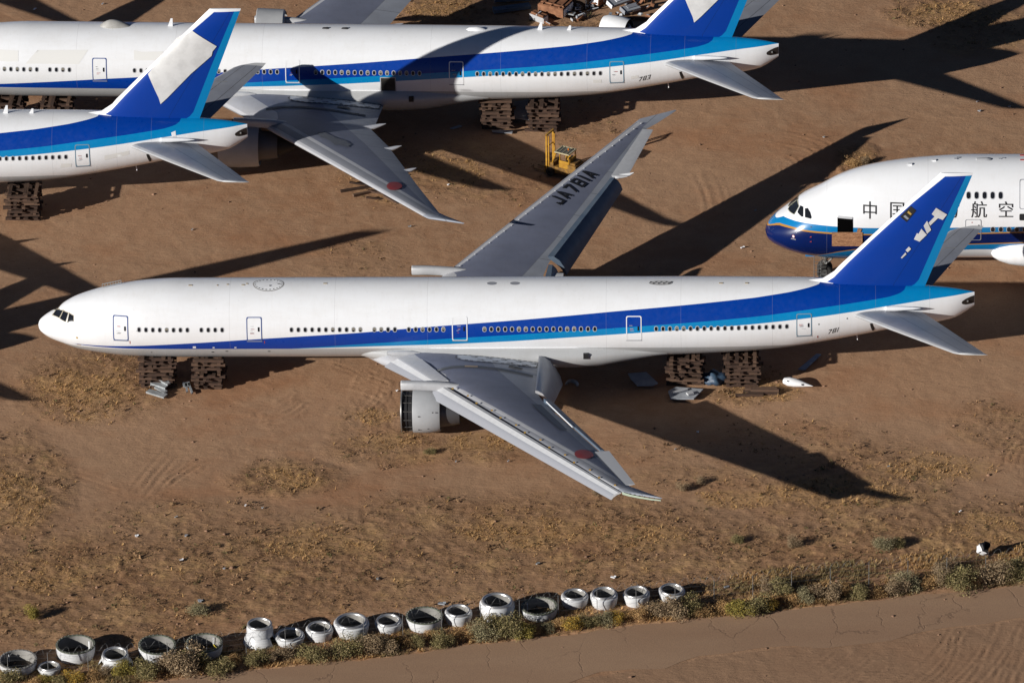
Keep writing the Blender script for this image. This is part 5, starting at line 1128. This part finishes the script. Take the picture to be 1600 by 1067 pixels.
for k, P_ in enumerate([[(289,603),(292,602),(294,615),(291,616)],[(293,602),(296,602),(302,617),(299,618)],[(285,601),(296,600),(297,607),(287,608)]]):
    plate('scrap_channel', P_, .12, m_alu, ('left upright-looking', 'right bent', 'short wide')[k]+' metal offcut at the left foot of the front right crib', 'scrap strip', .12, (0,0), 'metal offcuts at the front right crib')
# pointed white fairing
b = MB(); b.lathe([(0,.02),(.1,.28),(.5,.42),(1.0,.40),(1.6,.27),(2.1,.12),(2.5,.01)], (0,0,0), seg=20, sq=.8); b.box((.55,-.3,.18),(.18,.12,.1),mi=1); b.box((1.7,-.2,.08),(.18,.1,.1),mi=1)
p = G(1227,600); o = b.build('pointed_fairing', [m_white, m_dark], None, True, (p[0]-.2, p[1], .33)); o.rotation_euler = (0, .03, -.33); tag(o, 'white pointed fairing lying on the dirt right of the rear crib', 'fairing')
# arched scrap in the shadow behind the engine
b = MB(); b.lathe([(0,.5),(.35,.55),(.35,.42),(0,.40)], (0,0,0), seg=20, a0=R(10), a1=R(170)); p = G(893,605); o = b.build('arched_scrap', m_pan, None, True, (p[0], p[1], .0)); o.rotation_euler = (0,0,1.45); tag(o, 'small arched metal piece standing in the shadow right of the near wing', 'scrap piece')
# dark blue bundle between the rear cribs
r2 = np.random.default_rng(4); bm = bmesh.new(); bmesh.ops.create_icosphere(bm, subdivisions=3, radius=1)
for v in bm.verts: v.co = Vector((v.co.x*1.0, v.co.y*.8, max(v.co.z*.62, -.2)))*(1+.16*math.sin(7*v.co.x+3*v.co.z)+.08*math.sin(11*v.co.y))
me = bpy.data.meshes.new('tarp_bundle'); bm.to_mesh(me); bm.free(); me.materials.append(simple_noise_mat('blue_tarp', (.02,.04,.08), (.05,.09,.14), 3, .5, bump=.5)); me.shade_smooth(); o = link(bpy.data.objects.new('tarp_bundle', me)); o.location = (52.85, -.7, .2); tag(o, 'dark blue crumpled tarp bundle between the two rear cribs', 'tarp')
# crushed white drum
b = MB(); pr = [(0,.05),(.0,.40),(.08,.46),(.3,.42),(.6,.50),(.8,.44),(.84,.36),(.6,.30),(.3,.25)]; b.lathe(pr, (0,0,0), seg=18)
V_ = []; 
for i, v in enumerate(b.V): f_ = 1+.24*math.sin(7*v[1]+6*v[0])+.18*math.sin(11*v[2]+3*v[0]); V_.append((v[0], v[1]*f_, v[2]*f_*(.85)))
b.V = V_; b.I = [0 if f[0] < 18*4 else 1 for f in b.F]
p = G(1536,868); o = b.build('crushed_drum', [m_white, m_dark], None, True, (p[0]-.3, p[1], .42)); o.rotation_euler = (0, -.75, -.35); tag(o, 'crumpled white drum lying alone at right above the verge', 'drum')
# litter
lit = [(213,838,.5),(290,838,.45),(275,809,.35),(283,876,.5),(350,890,.3),(410,795,.3),(383,791,.3),(312,940,.7),(840,882,.5),(958,903,.6),(690,944,.9),(1388,730,.3),(1527,160,.3),(1530,175,.4),(1577,168,.4),(620,612,.3),(712,722,.25),(1287,216,.3),(54,16,.5),(160,8,.3),(1055,703,.25),(1090,676,.3),(794,722,.25),(590,905,.5),(1500,800,.3),(1135,918,.6),(300,360,.3),(700,290,.3),(838,180,.3),(640,355,.4),(1160,388,.5),(1180,330,.3)]
names_l = ['beside the two-box heap left of centre','under the grass patch left of centre','near the left edge of the grass patch','on the rough field at left','on the rough field left of centre','right of the grass patch','beside the grass patch','behind the big rims','on the field above the widest ring','above the four small inlets','just behind the row by the low ring','at the right in the rough field','under the top right shadow','below the top right shadow','at the right edge near the top','left of the engine','below the wing shadow','above the jumbo nose','at the top left behind the airliner','between the shadows at top left','right of the red disc','right of the near wing','below the engine','on the field left of centre','in the rough field at right','at the right end of the inlet row','under the left airliner','in front of the upper wing','under the top airliner cribs','left of the far wing','in the shadow above the tail','in the great wing shadow']
for k, (u, v, s_) in enumerate(lit):
    b = MB(); r_ = np.random.default_rng(k); s_ *= .6; b.box((0,0,.05), (s_, s_*.5, .06), Matrix.Rotation(r_.uniform(0,3), 3, 'Z')); b.box((s_*.4,.05,.09), (s_*.4, s_*.3, .05), Matrix.Rotation(r_.uniform(0,3), 3, 'X'))
    p = G(u, v); o = b.build('litter_scrap', (m_white, m_pan, m_alu)[k%3], None, False, (p[0], p[1], gz(p[0], p[1])+.03)); tag(o, 'small pale scrap on the dirt '+names_l[k], 'scrap', 'pale scraps strewn on the dirt')

# ------------------------------------------------------------------ yellow forklift
m_yel = simple_noise_mat('forklift_yellow', (.30,.14,.01), (.46,.25,.02), 3, .5); m_yd = simple_noise_mat('rusty_yellow', (.09,.045,.010), (.26,.13,.015), 3, .7); m_tyre = simple_noise_mat('forklift_tyre', (.012,.012,.012), (.035,.03,.025), 6, .85)  # chassis and forks use a darker yellow with body shade mixed into the colour
p = G(880,275); fk = empty('forklift', (p[0]+.1, p[1]+.2, 0), R(-28), 'old yellow forklift with raised mast parked behind the far wing', 'forklift')
b = MB()
for yy in (-.55,.55): b.box((-1.35,yy,1.85), (.14,.10,3.5)); b.box((-1.18,yy*.86,1.8), (.10,.08,3.3))
b.box((-1.35,0,3.55), (.14,1.2,.14)); b.box((-1.35,0,2.45), (.08,1.1,.08)); b.box((-1.3,0,.45), (.12,1.2,.12)); b.build('mast', m_yel, fk, False)
b = MB(); b.box((-1.5,0,.45), (.08,1.2,.6)); [b.box((-2.1,yy,.12), (1.2,.14,.05)) for yy in (-.35,.35)]; b.build('forks', m_yd, fk, False)
b = MB(); b.box((-.1,0,.62), (1.9,1.25,.55)); b.box((1.05,0,.85), (.75,1.3,.95)); b.box((-.85,0,1.0), (.3,1.2,.35)); b.box((.9,0,1.4),(.8,1.0,.18)); b.build('chassis', m_yd, fk, False)
b = MB(); b.box((.35,0,1.15), (.5,.6,.2)); b.box((.62,0,1.5), (.12,.6,.6)); b.build('seat', m_black, fk, False)
b = MB()
for yy in (-.55,.55): b.tube([(-.85,yy,1.05),(-.45,yy,2.2)], .05, 6); b.tube([(.75,yy,1.2),(.72,yy,2.2)], .05, 6); b.tube([(-.1,yy,.9),(-.1,yy,2.2)], .04, 6)
for yy in (-.56,.56): b.box((.3,yy,1.2), (.95,.04,.7))
b.box((.80,0,1.45),(.06,1.05,.7)); b.build('roll_cage', m_yel, fk)
b = MB()
for yy in (-.6,.6): b.box((.12,yy,2.24), (1.35,.10,.09))
for xx in (-.5,.75): b.box((xx,0,2.24), (.10,1.25,.09))
b.box((.12,0,2.24),(1.2,1.1,.02),mi=1)
for k in range(3): b.box((-.2+.34*k,0,2.27), (.04,1.15,.03))
b.build('overhead_guard', [newmat('guard_paint', (.40,.35,.22), .6), newmat('guard_sheet', (.10,.10,.085), .6)], fk, False)
b = MB(); b.lathe([(0,.07),(.14,.06),(.16,.01)], (.35,.1,2.30), axis='z', seg=12); b.build('beacon', newmat('beacon_orange', (.6,.16,.02), .3), fk)
for xx, rr in ((-.95,.38),(.95,.32)):
    for yy in (-.66,.66):
        b = MB(); b.lathe([(-.13,.12),(-.14,rr-.06),(-.09,rr),(.09,rr),(.14,rr-.06),(.13,.12)], seg=24); o = b.build('wheel', m_tyre, fk); o.rotation_euler = (0,0,math.pi/2); o.location = (xx,yy,rr)

# ------------------------------------------------------------------ scrap heap at the top of the photograph
m_brn = simple_noise_mat('rusty_brown_cover', (.16,.065,.03), (.30,.14,.07), 2, .8); m_bd = simple_noise_mat('dark_brown_panel', (.045,.028,.018), (.11,.07,.045), 2, .8)
def crate_box(u, v, L_, W_, H_, rz, tp, side, label, z0=0., tilt=0., ribs=3):
    p = G(u, v); o = empty('scrap_container', (p[0], p[1], z0), rz, label, 'scrap container', 'containers and cabinets in the scrap heap'); o.rotation_euler = (tilt, tilt*.6, rz)
    b = MB(); b.box((0,0,H_/2), (L_, W_, H_)); b.build('casing', side, o, False)
    b = MB(); b.box((0,0,H_+.02), (L_*.96, W_*.92, .06))
    for k in range(ribs): b.box(((k+.5)/ribs*L_-L_/2, 0, H_+.09), (.12, W_*.94, .10), mi=1)
    b.box((0,-W_*.28,H_+.10),(L_*.9,.1,.12),mi=0); b.build('lid', [tp, side], o, False)
    for sx in (-1,1):
        b = MB(); b.box((sx*(L_/2+.02),0,H_*.5), (.06,W_*.9,H_*.85)); b.build('end_plate', [m_white], o, False)
def scrap(u, v, d, rz, mats, label, z=.3, rx=0., ry=0., name='scrap_sheet'):
    b = MB(); b.box((0,0,0), d); b.box((d[0]*.12,d[1]*.1,d[2]*.5+.03), (d[0]*.6,d[1]*.5,.05), mi=1); b.box((-d[0]*.5,0,0), (.06,d[1]*1.02,d[2]*1.3+.05), mi=1)
    p = G(u, v); o = b.build(name, mats, None, False, (p[0], p[1], z)); o.rotation_euler = (rx, ry, rz); tag(o, label, 'scrap', 'loose pieces in the scrap heap')
crate_box(868,22,2.4,1.9,.8,-.45,m_brn,m_brn,'large scrap container with rusty brown top, nearest the middle of the heap',.3,.05)
crate_box(842,32,1.4,.7,.6,-.6,m_brn,m_slat,'small tan scrap box with white edge below the large brown one',0,.1,1)
crate_box(905,12,1.1,1.2,1.3,0.,m_bd,m_bd,'dark brown cabinet right of the large brown container',0,.0,2)
crate_box(942,6,2.2,1.0,.9,.85,m_bd,m_brn,'long brown cabinet tilted against the heap, top centre',.3,.08,2)
crate_box(885,-8,2.6,1.4,1.0,-.2,m_bd,m_slat2,'container at the very top behind the large brown one',0,.0,3)
crate_box(962,-12,2.4,1.4,1.2,.6,m_brn,m_bd,'brown cabinet at the very top right of the heap',0,.05,2)
scrap(902,4,(.55,.25,.8),0.,[m_white,m_dark],'white perforated plate standing in the heap, upper one',.6,R(70)); scrap(902,20,(.5,.25,.7),0.1,[m_white,m_dark],'white perforated plate standing in the heap, lower one',.4,R(70))
scrap(888,15,(1.3,.18,.08),.2,[m_slat,m_metal],'pale curved strut lying across the heap',.5); scrap(968,14,(2.2,.75,.25),.7,[m_pan,m_white],'shaded blue-grey panel leaning at the right of the heap',.7,.3); scrap(985,22,(1.6,.8,.25),.6,[m_pan,m_slat2],'second grey panel lying right of the shaded one',.5,.2)
scrap(905,32,(1.4,.4,.12),.5,[m_bd,m_slat],'tangled brown strip in front of the heap',.2); scrap(995,32,(2.8,.4,.12),-.05,[m_bd,m_brn],'long low brown beam beside the blue fin',.2); scrap(855,40,(1.0,.12,.1),-.9,[m_brn,m_slat],'short bent strip at the left front of the heap',.2)
scrap(800,3,(3.0,1.4,.5),.1,[m_flap,m_pan],'dark blue wing fragment at the top left of the heap',.6); scrap(800,18,(3.2,.7,.3),.3,[m_flap,m_flap],'blue-grey flap section lying in shadow left of the heap',.3)
scrap(928,-4,(.12,.12,1.6),0,[m_bd,m_dark],'dark upright post in the middle of the heap',.8); scrap(1010,6,(.3,.2,1.2),.4,[m_bd,m_brn],'dark broken frame right of the heap',.5,.4); scrap(1000,14,(.25,.2,1.3),1.1,[m_bd,m_brn],'dark leaning strut right of the heap',.5,.6)
b = MB(); b.lathe([(0,1.15),(.4,1.3),(1.6,1.32),(2.3,1.2)], (0,0,0), seg=36, a0=R(0), a1=R(180)); b.lathe([(2.28,1.18),(1.5,1.25),(.3,1.22),(.02,1.1)], (0,0,0), seg=36, a0=R(0), a1=R(180), mi=1)
p = G(948,46); o = b.build('half_cowl', [m_white, m_dark], None, True, (p[0]-.3, p[1], 0)); o.rotation_euler = (0,0,-.35); tag(o, 'curved white half cowl standing on its edges behind the top airliner', 'cowl')
b = MB(); b.lathe([(0,.62),(.3,.55),(.8,.3),(1.15,.03)], (0,0,0), axis='z', seg=24); b.lathe([(0,.95),(.1,1.0),(.35,.9),(.3,.7)], (0,0,0), axis='z', seg=24, a0=-1.2, a1=1.9)
p = G(968,46); o = b.build('spinner_cone', m_white, None, True, (p[0], p[1], 0)); tag(o, 'white spinner cone beside the half cowl behind the top airliner', 'cone')
r3 = np.random.default_rng(5)
for k in range(60):
    u, v = r3.uniform(832, 1020), r3.uniform(-24, 36); d = (r3.uniform(.3,1.3), r3.uniform(.1,.5), r3.uniform(.06,.3))
    b = MB(); b.box((0,0,0), d); b.box((0,0,d[2]*.5), (d[0]*.5,d[1]*.6,.06), mi=1); p = G(u, v); o = b.build('scrap_fragment', [(m_bd, m_brn, m_pan, m_alu)[k%4], (m_white, m_bd, m_slat2)[k%3]], None, False, (p[0], p[1], r3.uniform(.1,.6))); o.rotation_euler = (r3.uniform(-.5,.5), r3.uniform(-.4,.4), r3.uniform(0,3.1))
    tag(o, 'jumbled metal or brown fragment filling the scrap heap behind the top airliner', 'scrap', 'small fragments in the scrap heap')
